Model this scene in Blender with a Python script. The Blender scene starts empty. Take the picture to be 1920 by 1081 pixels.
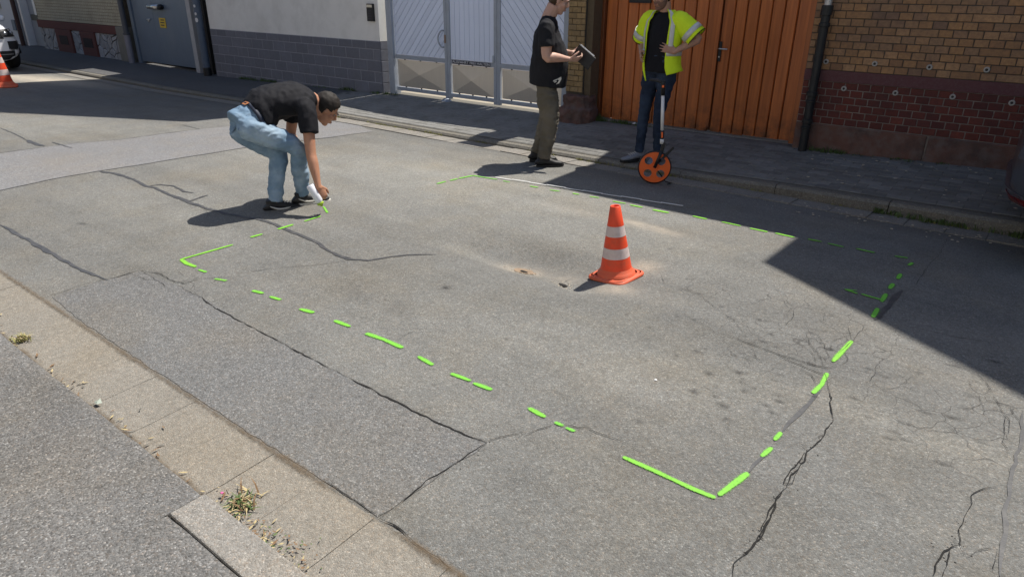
import bpy, bmesh, math, random
import numpy as np
from mathutils import Vector, Matrix, noise
from mathutils.bvhtree import BVHTree
random.seed(7)
R = math.radians
scene = bpy.context.scene
COL = scene.collection

# ------------------------------------------------------------------ camera, sky, sun, exposure
cam_data = bpy.data.cameras.new("camera")
cam = bpy.data.objects.new("camera", cam_data); COL.objects.link(cam)
cam_data.sensor_width = 36.0; cam_data.lens = 36.0 * 1287.155 / 1920
cam_data.clip_start = 0.05; cam_data.clip_end = 900
cam.matrix_world = Matrix(((0.785178, -0.253874, 0.564840, 0.000000), (0.619212, 0.309269, -0.721755, 0.000000), (0.008547, 0.916461, 0.400033, 1.720000), (0.000000, 0.000000, 0.000000, 1.000000)))
scene.camera = cam

SUN_EL, SUN_AZ = R(62), math.atan2(0.287, 0.958)
world = bpy.data.worlds.new("World"); scene.world = world; world.use_nodes = True
wn = world.node_tree.nodes; wl = world.node_tree.links
sky = wn.new("ShaderNodeTexSky"); sky.sky_type = 'NISHITA'; sky.sun_disc = False
sky.sun_elevation = SUN_EL; sky.sun_rotation = SUN_AZ
bg = wn["Background"]; bg.inputs["Strength"].default_value = 0.085
wl.new(sky.outputs[0], bg.inputs["Color"])
sun_data = bpy.data.lights.new("sun", 'SUN'); sun_data.energy = 4.3; sun_data.angle = R(0.5); sun_data.color = (1.0, 0.95, 0.87)
sun = bpy.data.objects.new("sun", sun_data); COL.objects.link(sun)
_d = Vector((-math.sin(SUN_AZ) * math.cos(SUN_EL), -math.cos(SUN_AZ) * math.cos(SUN_EL), -math.sin(SUN_EL)))
sun.rotation_euler = _d.to_track_quat('-Z', 'Y').to_euler(); sun.location = (5, 20, 30)
vs = scene.view_settings
vs.view_transform = 'Standard'; vs.look = 'None'; vs.exposure = 0.55; vs.gamma = 1; vs.use_curve_mapping = False

# ------------------------------------------------------------------ helpers
def tag(o, label=None, cat=None, group=None, kind=None):
    if label: o["label"] = label
    if cat: o["category"] = cat
    if group: o["group"] = group
    if kind: o["kind"] = kind
    return o

def empty(name, loc=(0, 0, 0), label=None, cat=None, group=None):
    o = bpy.data.objects.new(name, None); COL.objects.link(o); o.location = loc
    o.empty_display_size = 0.1
    return tag(o, label, cat, group)

def origin_of(o):
    p = Vector((0, 0, 0))
    while o is not None:
        p = p + Vector(o.location); o = o.parent
    return p

class MB:
    """collects vertices and faces, all in world coordinates"""
    def __init__(s): s.v = []; s.f = []; s.m = []; s.cur = 0
    def add(s, vs, fs):
        b = len(s.v); s.v += [tuple(v) for v in vs]
        for f in fs: s.f.append(tuple(b + i for i in f)); s.m.append(s.cur)
        return s
    def box(s, x0, x1, y0, y1, z0, z1, rot=0, c=None):
        vs = [(x, y, z) for x in (x0, x1) for y in (y0, y1) for z in (z0, z1)]
        if rot:
            cx, cy = c if c else ((x0 + x1) / 2, (y0 + y1) / 2); ca, sa = math.cos(rot), math.sin(rot)
            vs = [(cx + (x - cx) * ca - (y - cy) * sa, cy + (x - cx) * sa + (y - cy) * ca, z) for x, y, z in vs]
        return s.add(vs, [(0, 1, 3, 2), (4, 6, 7, 5), (0, 4, 5, 1), (2, 3, 7, 6), (0, 2, 6, 4), (1, 5, 7, 3)])
    def bar(s, a, b, w, h, up=(0, 0, 1)):
        a, b = Vector(a), Vector(b); t = (b - a).normalized(); u = Vector(up)
        sd = t.cross(u)
        if sd.length < 1e-4: sd = t.cross(Vector((1, 0, 0)))
        sd.normalize(); u = sd.cross(t)
        vs = [p + sd * (i * w / 2) + u * (j * h / 2) for p in (a, b) for i in (-1, 1) for j in (-1, 1)]
        return s.add(vs, [(0, 1, 3, 2), (4, 6, 7, 5), (0, 4, 5, 1), (2, 3, 7, 6), (0, 2, 6, 4), (1, 5, 7, 3)])
    def prism(s, poly, axis, a, b):
        """extrude a 2D polygon along axis ('x','y','z') from a to b"""
        def mk(p, t): return {'x': (t, p[0], p[1]), 'y': (p[0], t, p[1]), 'z': (p[0], p[1], t)}[axis]
        n = len(poly); vs = [mk(p, a) for p in poly] + [mk(p, b) for p in poly]
        fs = [tuple(range(n)), tuple(range(2 * n - 1, n - 1, -1))]
        for i in range(n): fs.append((i, i + n, (i + 1) % n + n, (i + 1) % n))
        return s.add(vs, fs)
    def tube(s, pts, rad, side=(1, 0, 0), n=14, cap=True, arc=None, smooth=0):
        """loft of elliptical rings along pts; rad = r or (ra, rb) per point; side = direction of ra"""
        pts = [Vector(p) for p in pts]; rad = rad if isinstance(rad, list) else [rad] * len(pts); rad = [r if isinstance(r, (tuple, list)) else (r, r) for r in rad]
        if smooth:
            P2, R2 = [], []
            m = len(pts)
            for i in range(m - 1):
                p0, p1, p2, p3 = pts[max(i - 1, 0)], pts[i], pts[i + 1], pts[min(i + 2, m - 1)]
                for k in range(smooth):
                    t = k / smooth
                    P2.append(0.5 * ((2 * p1) + (p2 - p0) * t + (2 * p0 - 5 * p1 + 4 * p2 - p3) * t * t + (3 * p1 - p0 - 3 * p2 + p3) * t ** 3))
                    q = t * t * (3 - 2 * t)
                    R2.append(tuple(rad[i][j] * (1 - q) + rad[i + 1][j] * q for j in (0, 1)))
            P2.append(pts[-1]); R2.append(rad[-1]); pts, rad = P2, R2
        m = len(pts); side = Vector(side); a0, a1 = arc if arc else (0, 2 * math.pi); cl = arc is None
        vs = []; fs = []
        for i, p in enumerate(pts):
            t = (pts[min(i + 1, m - 1)] - pts[max(i - 1, 0)]).normalized()
            sd = side - t * side.dot(t)
            if sd.length < 1e-3: sd = t.orthogonal()
            sd.normalize(); u = t.cross(sd)
            for k in range(n):
                a = a0 + (a1 - a0) * k / (n if cl else n - 1)
                vs.append(p + sd * (rad[i][0] * math.cos(a)) + u * (rad[i][1] * math.sin(a)))
        for i in range(m - 1):
            for k in range(n if cl else n - 1):
                k2 = (k + 1) % n
                fs.append((i * n + k, i * n + k2, (i + 1) * n + k2, (i + 1) * n + k))
        if cap and cl:
            fs.append(tuple(range(n - 1, -1, -1))); fs.append(tuple((m - 1) * n + k for k in range(n)))
        return s.add(vs, fs)
    def ell(s, c, r, rot=None, n=16, m=10, keep=None):
        vs = []; fs = []
        for i in range(m + 1):
            th = math.pi * i / m
            for k in range(n):
                a = 2 * math.pi * k / n
                q = Vector((r[0] * math.sin(th) * math.cos(a), r[1] * math.sin(th) * math.sin(a), r[2] * math.cos(th)))
                if rot: q = rot @ q
                vs.append(Vector(c) + q)
        for i in range(m):
            for k in range(n):
                f = (i * n + k, (i + 1) * n + k, (i + 1) * n + (k + 1) % n, i * n + (k + 1) % n)
                if keep is None or keep(vs[f[0]]): fs.append(f)
        return s.add(vs, fs)
    def lathe(s, c, prof, n=24, axis=(0, 0, 1), ring=None):
        """prof: list of (r, h); axis direction; ring(k, r) lets a ring be non-round"""
        ax = Vector(axis).normalized(); sd = ax.orthogonal().normalized()
        if abs(ax.z) > 0.99: sd = Vector((1, 0, 0))
        u = ax.cross(sd); vs = []; fs = []; m = len(prof)
        for r, h in prof:
            for k in range(n):
                a = 2 * math.pi * k / n; q = ring(a, r) if ring else r
                vs.append(Vector(c) + ax * h + sd * (q * math.cos(a)) + u * (q * math.sin(a)))
        for i in range(m - 1):
            for k in range(n): fs.append((i * n + k, i * n + (k + 1) % n, (i + 1) * n + (k + 1) % n, (i + 1) * n + k))
        return s.add(vs, fs)
    def build(s, name, mat, parent=None, smooth=False, bevel=0, loc=None, kind=None, fuse=0, relax=0, wrinkle=None, thick=0):
        o0 = Vector(loc) if loc is not None else (origin_of(parent) if parent else Vector((0, 0, 0)))
        me = bpy.data.meshes.new(name)
        me.from_pydata([tuple(Vector(v) - o0) for v in s.v], [], s.f)
        mats = mat if isinstance(mat, (list, tuple)) else [mat]
        for m in mats: me.materials.append(m)
        if len(mats) > 1: me.polygons.foreach_set("material_index", s.m)
        o = bpy.data.objects.new(name, me); COL.objects.link(o)
        bm = bmesh.new(); bm.from_mesh(me)
        if fuse or thick: bmesh.ops.remove_doubles(bm, verts=bm.verts, dist=1e-5)
        bmesh.ops.recalc_face_normals(bm, faces=bm.faces); bm.to_mesh(me); bm.free()
        if fuse or bevel or thick:
            if thick:
                md = o.modifiers.new("thick", 'SOLIDIFY'); md.thickness = thick; md.offset = 0
            if fuse:
                md = o.modifiers.new("fuse", 'REMESH'); md.mode = 'VOXEL'; md.voxel_size = fuse; md.use_smooth_shade = True
                if relax:
                    md = o.modifiers.new("relax", 'SMOOTH'); md.factor = 0.5; md.iterations = relax
            if bevel:
                md = o.modifiers.new("bevel", 'BEVEL'); md.width = bevel; md.segments = 2; md.limit_method = 'ANGLE'; md.angle_limit = R(35)
            dg = bpy.context.evaluated_depsgraph_get(); dg.update()
            me2 = bpy.data.meshes.new_from_object(o.evaluated_get(dg)); o.modifiers.clear()
            o.data = me2; bpy.data.meshes.remove(me); me = me2; me.name = name
            if not me.materials:
                for m in mats: me.materials.append(m)
        if wrinkle:
            amp, sc = wrinkle
            nrm = [v.normal.copy() for v in me.vertices]
            for v, nn in zip(me.vertices, nrm):
                p = v.co
                q = Vector((p.x * sc[0], p.y * sc[1], p.z * sc[2]))
                d = noise.noise(q) + 0.7 * (.35 - abs(noise.noise(q * 1.7 + Vector((3, 1, 7)))) * 2) + .25 * noise.noise(q * 4.1)
                v.co = p + nn * (amp * d)
        if smooth:
            me.polygons.foreach_set("use_smooth", [True] * len(me.polygons))
        if parent:
            o.parent = parent
            if loc is not None: o.location = Vector(loc) - origin_of(parent)
        elif loc is not None: o.location = loc
        if kind: o["kind"] = kind
        return o

def piece(name, mesh, loc, parent, rot=None, scale=None):
    o = bpy.data.objects.new(name, mesh); COL.objects.link(o); o.parent = parent
    o.location = Vector(loc) - origin_of(parent)
    if rot: o.rotation_euler = rot
    if scale: o.scale = scale
    return o

# ------------------------------------------------------------------ materials
class NT:
    def __init__(s, name):
        s.m = bpy.data.materials.new(name); s.m.use_nodes = True
        s.t = s.m.node_tree; s.n = s.t.nodes; s.b = s.n["Principled BSDF"]; s.out = s.n["Material Output"]
        s.pos = s.n.new("ShaderNodeNewGeometry").outputs["Position"]
    def L(s, a, b): s.t.links.new(a, b)
    def noise(s, scale, detail=3, rough=.55, vec=None):
        q = s.n.new("ShaderNodeTexNoise"); q.inputs["Scale"].default_value = scale; q.inputs["Detail"].default_value = detail; q.inputs["Roughness"].default_value = rough
        s.L(vec if vec else s.pos, q.inputs["Vector"]); return q.outputs["Fac"]
    def vor(s, scale, out="Color", feature='F1', vec=None):
        q = s.n.new("ShaderNodeTexVoronoi"); q.feature = feature; q.inputs["Scale"].default_value = scale
        s.L(vec if vec else s.pos, q.inputs["Vector"]); return q.outputs[out]
    def stretch(s, sc):
        q = s.n.new("ShaderNodeVectorMath"); q.operation = 'MULTIPLY'; s.L(s.pos, q.inputs[0]); q.inputs[1].default_value = sc; return q.outputs[0]
    def math(s, op, a, b=0.0, clamp=False):
        q = s.n.new("ShaderNodeMath"); q.operation = op; q.use_clamp = clamp
        for i, x in enumerate((a, b)):
            if isinstance(x, (int, float)): q.inputs[i].default_value = x
            else: s.L(x, q.inputs[i])
        return q.outputs[0]
    def ramp(s, fac, stops):
        q = s.n.new("ShaderNodeValToRGB"); e = q.color_ramp.elements
        while len(e) < len(stops): e.new(0.5)
        for el, (p, c) in zip(e, stops):
            el.position = p; el.color = (c, c, c, 1) if isinstance(c, (int, float)) else (*c, 1)
        s.L(fac, q.inputs[0]); return q.outputs[0]
    def mix(s, fac, a, b, mode='MIX'):
        q = s.n.new("ShaderNodeMix"); q.data_type = 'RGBA'; q.blend_type = mode
        for i, x in ((0, fac), (6, a), (7, b)):
            if isinstance(x, (int, float)): q.inputs[i].default_value = x if i == 0 else (x, x, x, 1)
            elif isinstance(x, tuple): q.inputs[i].default_value = (*x, 1)
            else: s.L(x, q.inputs[i])
        return q.outputs[2]
    def attr(s, name, out="Fac"):
        q = s.n.new("ShaderNodeAttribute"); q.attribute_name = name; return q.outputs[out]
    def rnd(s): return s.n.new("ShaderNodeObjectInfo").outputs["Random"]
    def bump(s, h, strength=.3, dist=.01):
        q = s.n.new("ShaderNodeBump"); q.inputs["Strength"].default_value = strength; q.inputs["Distance"].default_value = dist
        s.L(h, q.inputs["Height"]); s.L(q.outputs[0], s.b.inputs["Normal"]); return q
    def base(s, c):
        if isinstance(c, tuple): s.b.inputs["Base Color"].default_value = (*c, 1)
        else: s.L(c, s.b.inputs["Base Color"])
    def set(s, rough=.6, metal=0, spec=.5):
        s.b.inputs["Roughness"].default_value = rough; s.b.inputs["Metallic"].default_value = metal
        s.b.inputs["Specular IOR Level"].default_value = spec; return s

def M(name, col, rough=.6, metal=0, var=.18, scale=9, bump=.15, bscale=90, piecevar=0, spec=.4, dirt=None, stretch=None, dirt2=None):
    """plain surface with uneven tone, grain and optional dirt; everything in world space"""
    t = NT(name).set(rough, metal, spec)
    vec = t.stretch(stretch) if stretch else None
    f = t.noise(scale, 5, .6, vec)
    c = t.mix(f, tuple(x * (1 - var) for x in col), tuple(min(1, x * (1 + var)) for x in col))
    if piecevar:
        k = t.math('ADD', t.math('MULTIPLY', t.rnd(), 2 * piecevar), 1 - piecevar)
        q = t.n.new("ShaderNodeVectorMath"); q.operation = 'SCALE'; t.L(c, q.inputs[0]); t.L(k, q.inputs["Scale"]); c = q.outputs[0]
    for dc, amt, ds in [d for d in (dirt, dirt2) if d]:
        c = t.mix(t.math('MULTIPLY', t.ramp(t.noise(ds, 6, .65), [(.45, 0), (.7, 1)]), amt), c, dc)
    t.base(c)
    if bump: t.bump(t.noise(bscale, 3), bump, .004)
    return t.m

def asphalt(name, lo, hi, grain=120, contrast=1.0, warm=None, stains_and_light=False, alligator=False):
    t = NT(name).set(.88, 0, .25)
    v1 = t.n.new("ShaderNodeTexVoronoi"); v1.inputs["Scale"].default_value = grain; t.L(t.pos, v1.inputs["Vector"])
    sep = t.n.new("ShaderNodeSeparateColor"); t.L(v1.outputs["Color"], sep.inputs[0])
    big = t.noise(.45, 4, .6); mid = t.noise(3.2, 5, .65); fine = t.noise(38, 3, .6)
    c = t.mix(t.ramp(t.math('ADD', t.math('MULTIPLY', big, .55), t.math('MULTIPLY', mid, .45)), [(.32, 0), (.68, 1)]), lo, hi)
    # aggregate: each little stone has its own grey
    g = t.ramp(sep.outputs[0], [(0, .45), (.3, .8), (.72, 1.06), (.93, 1.4), (1, 2.2)])
    g = t.mix(contrast, (1.0, 1.0, 1.0), g)
    c = t.mix(1.0, c, g, 'MULTIPLY')
    st = t.ramp(sep.outputs[1], [(.7, 0), (.95, 1)])
    c = t.mix(t.math('MULTIPLY', st, .35), c, t.mix(1.0, c, (1.25, 1.0, .8), 'MULTIPLY'))
    c = t.mix(1.0, c, t.ramp(fine, [(.2, .8), (.8, 1.2)]), 'MULTIPLY')
    c = t.mix(t.ramp(t.noise(1.3, 5, .65), [(.45, 0), (.7, .9)]), c, t.mix(1.0, c, (1.05, .99, .9), 'MULTIPLY'))
    if stains_and_light:
        c = t.mix(1.0, c, t.ramp(t.noise(1.0, 5, .6, t.stretch((.35, 2.6, 1))), [(.3, .88), (.7, 1.1)]), 'MULTIPLY')
        a = t.n.new("ShaderNodeAttribute"); a.attribute_name = "stain_and_light"
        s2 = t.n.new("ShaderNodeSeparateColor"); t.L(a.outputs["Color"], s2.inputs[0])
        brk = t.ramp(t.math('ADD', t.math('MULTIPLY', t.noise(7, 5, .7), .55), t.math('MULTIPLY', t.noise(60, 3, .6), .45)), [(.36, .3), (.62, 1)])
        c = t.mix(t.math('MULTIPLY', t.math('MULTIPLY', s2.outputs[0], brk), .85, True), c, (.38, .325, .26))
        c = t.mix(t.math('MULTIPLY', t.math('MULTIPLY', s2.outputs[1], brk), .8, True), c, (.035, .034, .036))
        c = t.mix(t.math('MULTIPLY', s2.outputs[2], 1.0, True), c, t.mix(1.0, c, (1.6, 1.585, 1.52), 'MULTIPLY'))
        # small oil drips everywhere
        d = t.vor(1.7, "Distance"); dm = t.ramp(d, [(.02, 1), (.05, 0)])
        c = t.mix(t.math('MULTIPLY', dm, .45), c, (.04, .04, .042))
    if alligator:
        wv = t.n.new("ShaderNodeVectorMath"); wv.operation = 'ADD'
        nz = t.n.new("ShaderNodeTexNoise"); nz.inputs["Scale"].default_value = 6; t.L(t.pos, nz.inputs["Vector"])
        scv = t.n.new("ShaderNodeVectorMath"); scv.operation = 'SCALE'; scv.inputs["Scale"].default_value = .16
        t.L(nz.outputs["Color"], scv.inputs[0]); t.L(t.pos, wv.inputs[0]); t.L(scv.outputs[0], wv.inputs[1])
        e = t.vor(5.5, "Distance", 'DISTANCE_TO_EDGE', wv.outputs[0])
        mask = t.math('MULTIPLY', t.attr("craze"), t.ramp(t.noise(2.2, 3), [(.36, 0), (.5, 1)]))
        cr = t.math('MULTIPLY', t.ramp(e, [(.0, 1), (.02, 0)]), mask)
        c = t.mix(t.math('MULTIPLY', cr, .7), c, (.03, .029, .028))
    t.base(c)
    h = t.math('ADD', t.math('MULTIPLY', v1.outputs["Distance"], -1.0), t.math('MULTIPLY', fine, .6))
    t.bump(h, .55, .006)
    return t.m

asph_road = asphalt("road_asphalt", (.127, .127, .121), (.181, .181, .172), 175, .52, stains_and_light=True, alligator=True)
asph_patch = asphalt("patch_asphalt", (.135, .136, .135), (.16, .161, .159), 165, .66)
asph_band = asphalt("band_asphalt", (.18, .181, .185), (.218, .219, .223), 180, .45)
asph_walk = asphalt("footway_asphalt", (.112, .111, .108), (.168, .165, .159), 170, .85)
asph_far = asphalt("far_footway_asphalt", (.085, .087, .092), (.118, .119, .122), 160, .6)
conc_gutter = asphalt("gutter_concrete", (.195, .182, .157), (.25, .233, .203), 210, .42)
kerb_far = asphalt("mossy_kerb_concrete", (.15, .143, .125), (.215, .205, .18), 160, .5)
conc_kerb = asphalt("kerb_concrete", (.2, .19, .172), (.265, .252, .23), 180, .5)
paver_m = M("paver_concrete", (.17, .167, .158), .9, var=.25, scale=22, bump=.4, piecevar=.22, dirt=((.12, .115, .1), .7, 3))
joint_m = M("joint_sand", (.12, .114, .1), .95, var=.3, scale=30, bump=.4)
soil_m = M("courtyard_paving", (.3, .27, .22), .95, var=.2, scale=4, bump=.4)
ground_m = M("ground_earth", (.17, .16, .14), .95, var=.2, scale=.5, bump=.2)

def brick_mat(name, cols, dark):
    t = NT(name).set(.75, 0, .35)
    r = t.rnd(); c = t.ramp(r, [(i / (len(cols) - 1), k) for i, k in enumerate(cols)])
    c = t.mix(t.ramp(t.noise(28, 5, .7), [(.35, .55), (.75, 0)]), c, dark)
    c = t.mix(t.ramp(t.noise(2.1, 4, .6), [(.45, 0), (.75, .5)]), c, dark)
    t.base(c); t.bump(t.noise(75, 4), .45, .004); return t.m
yellow_brick = brick_mat("yellow_brick", [(.32, .17, .085), (.42, .23, .1), (.52, .285, .12), (.36, .22, .12), (.56, .32, .15), (.27, .165, .105)], (.13, .085, .062))
red_brick = brick_mat("red_brick", [(.15, .034, .024), (.19, .042, .028), (.12, .03, .026), (.23, .055, .035), (.14, .038, .032)], (.045, .026, .024))
pillar_brick = brick_mat("pillar_brick", [(.4, .27, .11), (.46, .31, .14), (.36, .24, .1), (.42, .3, .15)], (.14, .1, .06))
cream_brick = brick_mat("cream_brick", [(.46, .42, .31), (.53, .49, .37), (.41, .37, .27)], (.22, .19, .14))
mortar_dark = M("dark_mortar", (.085, .072, .058), .95, var=.35, scale=25, bump=.4)
mortar_light = M("light_mortar", (.25, .215, .19), .95, var=.35, scale=12, bump=.4, dirt=((.09, .06, .05), .75, 5))
render_band = M("oxblood_render", (.125, .052, .055), .85, var=.2, scale=14, bump=.25, dirt=((.2, .15, .14), .25, 40))
sandstone = M("red_sandstone", (.15, .078, .06), .92, var=.35, scale=7, bump=.7, bscale=38, dirt=((.055, .05, .048), 1.0, 2.6), dirt2=((.17, .14, .125), .8, 6.5))
grey_render = M("cream_render", (.84, .82, .77), .9, var=.07, scale=3, bump=.3, bscale=160, dirt=((.5, .48, .43), .4, 1.6))
split_block = M("grey_split_block", (.17, .175, .205), .85, var=.18, scale=17, bump=.4, piecevar=.1, dirt=((.14, .14, .155), .5, 4))
block_joint = M("block_joint", (.33, .33, .36), .95, var=.15)
def wood_mat(name, a, b):
    t = NT(name).set(.42, 0, .45)
    v = t.stretch((26, 26, 1.1)); r = t.rnd()
    off = t.n.new("ShaderNodeVectorMath"); off.operation = 'ADD'; t.L(v, off.inputs[0])
    cmb = t.n.new("ShaderNodeCombineXYZ"); t.L(t.math('MULTIPLY', r, 40.0), cmb.inputs[2]); t.L(cmb.outputs[0], off.inputs[1])
    g = t.noise(1.0, 6, .62, off.outputs[0])
    c = t.mix(t.ramp(g, [(.3, 0), (.7, 1)]), a, b)
    k = t.ramp(r, [(0, .86), (1, 1.12)]); c = t.mix(1.0, c, k, 'MULTIPLY')
    # weathered grey foot of the boards
    sp = t.n.new("ShaderNodeSeparateXYZ"); t.L(t.pos, sp.inputs[0])
    foot = t.math('MULTIPLY', t.ramp(sp.outputs[2], [(.1, 1), (.55, 0)]), t.ramp(t.noise(5, 5, .7), [(.42, 0), (.62, 1)]))
    c = t.mix(t.math('MULTIPLY', foot, .8), c, (.06, .035, .02))
    t.base(c); t.bump(g, .12, .004); return t.m
gate_wood = wood_mat("orange_stained_wood", (.38, .105, .027), (.62, .185, .046))
gate_wood_dark = wood_mat("dark_stained_wood", (.11, .035, .012), (.2, .062, .02))
gate_paint = M("pale_blue_grey_paint", (.36, .40, .46), .5, var=.06, scale=5, bump=.05, dirt=((.25, .25, .25), .35, 7))
slat_paint = M("white_lilac_slat", (.74, .81, .97), .55, var=.05, scale=4, bump=.05, piecevar=.05)
sheet_metal = M("pressed_sheet", (.7, .64, .55), .34, metal=.45, var=.08, scale=3, bump=.04, stretch=(12, 12, 1))
dark_plate = M("dark_plate", (.03, .03, .045), .5)
sign_white = M("letter_white", (.7, .7, .72), .6, bump=0)
blue_steel = M("blue_grey_steel", (.13, .17, .23), .45, metal=.1, var=.12, scale=2.5, bump=.06, dirt=((.2, .23, .27), .35, 1.5), stretch=(6, 6, 1))
pipe_black = M("black_iron_pipe", (.022, .024, .026), .45, metal=.2, var=.3, scale=14, bump=.15)
pipe_zinc = M("zinc_pipe", (.5, .5, .5), .4, metal=.6, var=.15, scale=10, bump=.05)
pipe_grey = M("blue_grey_pipe", (.1, .13, .18), .5, metal=.1, var=.2, scale=14, bump=.1)
chrome = M("brushed_metal", (.6, .6, .6), .3, metal=.9, bump=0)
black_plastic = M("black_plastic", (.018, .018, .02), .45, var=.2)
tile_roof = M("roof_tile", (.2, .075, .045), .8, var=.25, scale=8)
white_paint = M("white_paint", (.7, .7, .7), .5, var=.05)
grey_door = M("grey_door_paint", (.25, .28, .33), .5, var=.08)
stone_clad = M("white_crazy_stone", (.36, .36, .37), .9, var=.3, scale=9, bump=.5, piecevar=.15, dirt=((.2, .19, .18), .6, 6))
red_trim = M("red_trim_stone", (.135, .05, .042), .85, var=.25, scale=10, bump=.3, dirt=((.1, .04, .035), .5, 5))
brick_upper = None
# ------------------------------------------------------------------ the ground
def lerp(x, pts):
    if x <= pts[0][0]: return pts[0][1]
    for (a, b), (c, d) in zip(pts, pts[1:]):
        if x <= c: return b + (d - b) * (x - a) / (c - a)
    return pts[-1][1]
FALL = [(-30, -.05), (-22, -.07), (-14, -.08), (-9, 0), (5, 0)]
WALLFOOT = [(-26, .03), (-18, -.02), (-14.5, -.06), (-9, .06), (-5, .06), (-2, .09), (0, .16), (3, .17)]
KERBTOP = [(-26, -.09), (-14, -.11), (-9, -.055), (-5, -.05), (-3.4, -.045), (-2, .0), (0, .03), (3, .04)]
YK, YW = 6.68, 8.15
HOLES = [(-2.663, 3.537), (-2.294, 3.480)]
def dip(x, y):
    d = 0
    for cx, cy, rx, ry, a, dep in DIPS:
        dx, dy = x - cx, y - cy; ca, sa = math.cos(a), math.sin(a)
        u, v = (dx * ca + dy * sa) / rx, (-dx * sa + dy * ca) / ry
        d += dep * math.exp(-(u * u + v * v))
    return d
# the sunken patch beside the cone, its rim and the two small holes in it
DIPS = [((-2.518, 3.696)[0], (-2.518, 3.696)[1], .55, .30, .25, -.075), ((-2.934, 3.559)[0], (-2.934, 3.559)[1], .55, .26, .1, -.03),
        ((-2.657, 3.529)[0], (-2.657, 3.529)[1], .09, .055, .2, -.012), (HOLES[1][0], HOLES[1][1], .10, .07, 0, -.02), ((-2.147, 3.440)[0], (-2.147, 3.440)[1], .16, .13, 0, -.045)]
def zroad(x, y): return -.07 * ((y - 3.6) / 2.6) ** 2 + lerp(x, FALL)
def zr(x, y): return zroad(x, y) + dip(x, y) + .004 * noise.noise(Vector((x * 1.3, y * 1.3, 2)))
def zside(x, y):
    t = min(1, max(0, (y - YK) / (YW - YK))); return lerp(x, KERBTOP) * (1 - t) + lerp(x, WALLFOOT) * t
def zwalk(x, y): return .03 if y > -3 else .03

def frange(a, b, st):
    n = max(1, round((b - a) / st)); return [a + (b - a) * i / n for i in range(n + 1)]

gb = MB(); gb.add([(-400, -400, -.4), (400, -400, -.4), (400, 400, -.4), (-400, 400, -.4)], [(0, 1, 2, 3)])
tag(gb.build("ground", ground_m), kind="structure")

xs = frange(-60, -14, 1.0)[:-1] + frange(-14, -7, .16)[:-1] + frange(-7, 1.2, .04)[:-1] + frange(1.2, 30, .8)
ys = frange(.84, 6.72, .04)
rb = MB()
nx, ny = len(xs), len(ys)
rb.v = [(x, y, zr(x, y)) for x in xs for y in ys]
rb.f = [(i * ny + j, (i + 1) * ny + j, (i + 1) * ny + j + 1, i * ny + j + 1) for i in range(nx - 1) for j in range(ny - 1)]
rb.m = [0] * len(rb.f)
road = rb.build("road", asph_road, smooth=True); tag(road, kind="structure")
# stains as a painted vertex layer: R sand and a paler far-left strip, G oil, dark scuffs and the dip's painted shade, B paler areas and the dip's painted sunlit lip
SAND_TONE = [((-2.371, 4.786), .30, .07, -.1, .9), ((-1.978, 3.990), .10, .10, .3, 1.0), ((-1.939, 3.544), .14, .08, 0, 1.0), ((-2.657, 3.542), .16, .1, .2, 1.1),
        ((-2.349, 3.579), .12, .07, 0, .5), ((-3.053, 4.778), .3, .1, 0, .2), ((-0.009, 4.174), .5, .25, 0, .15), ((-4.479, 1.027), .3, .2, 0, .5), ((-17.279, 5.557), 2.4, .5, .3, .75)]  # last entry only makes the far-left strip of road paler
PALE = [((-4.592, 4.905), 2.3, .95, -.05, .8), ((-6.387, 4.379), 1.6, .9, 0, .6), ((-5.735, 2.620), 1.3, .7, 0, .38), ((-2.183, 2.743), 1.1, .7, 0, .28), ((-17.233, 5.640), 2.2, .6, .3, 1.0), ((-10.326, 3.542), 2.4, .7, .2, .5), ((-2.536, 4.364), 1.2, .6, 0, .5), ((-17.279, 5.557), 1.6, .5, .3, 0.80), ((-11.590, 3.398), 2.0, .5, .2, 0.35), ((-9.663, 3.798), 1.5, .4, .2, 0.30), ((-4.094, 3.600), .55, .10, .12, 0.40), ((-2.866, 3.477), .75, .09, .05, 0.47), ((-2.261, 3.449), .35, .08, 0, 0.45), ((-2.132, 2.124), .7, .1, 0, 0.17), ((-2.531, 2.019), .5, .1, 0, 0.15),  # narrow entries at the dip paint its sunlit lip paler
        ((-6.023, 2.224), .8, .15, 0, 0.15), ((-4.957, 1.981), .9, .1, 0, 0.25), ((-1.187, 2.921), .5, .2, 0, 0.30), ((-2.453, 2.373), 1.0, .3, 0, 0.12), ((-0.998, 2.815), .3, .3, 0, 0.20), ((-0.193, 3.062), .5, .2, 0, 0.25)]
DARK = [((-2.579, 3.783), .4, .2, .1, .22), ((-3.126, 2.449), .16, .08, 0, .35), ((-2.788, 2.467), .12, .07, 0, .35), ((-2.760, 2.854), .035, .03, 0, .8), ((-2.744, 3.688), .1, .1, 0, .2), ((-5.902, 1.987), .06, .02, 0, .7)]  # blobs behind the holes paint the dip's shaded slope darker
rs = random.Random(3)
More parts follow.
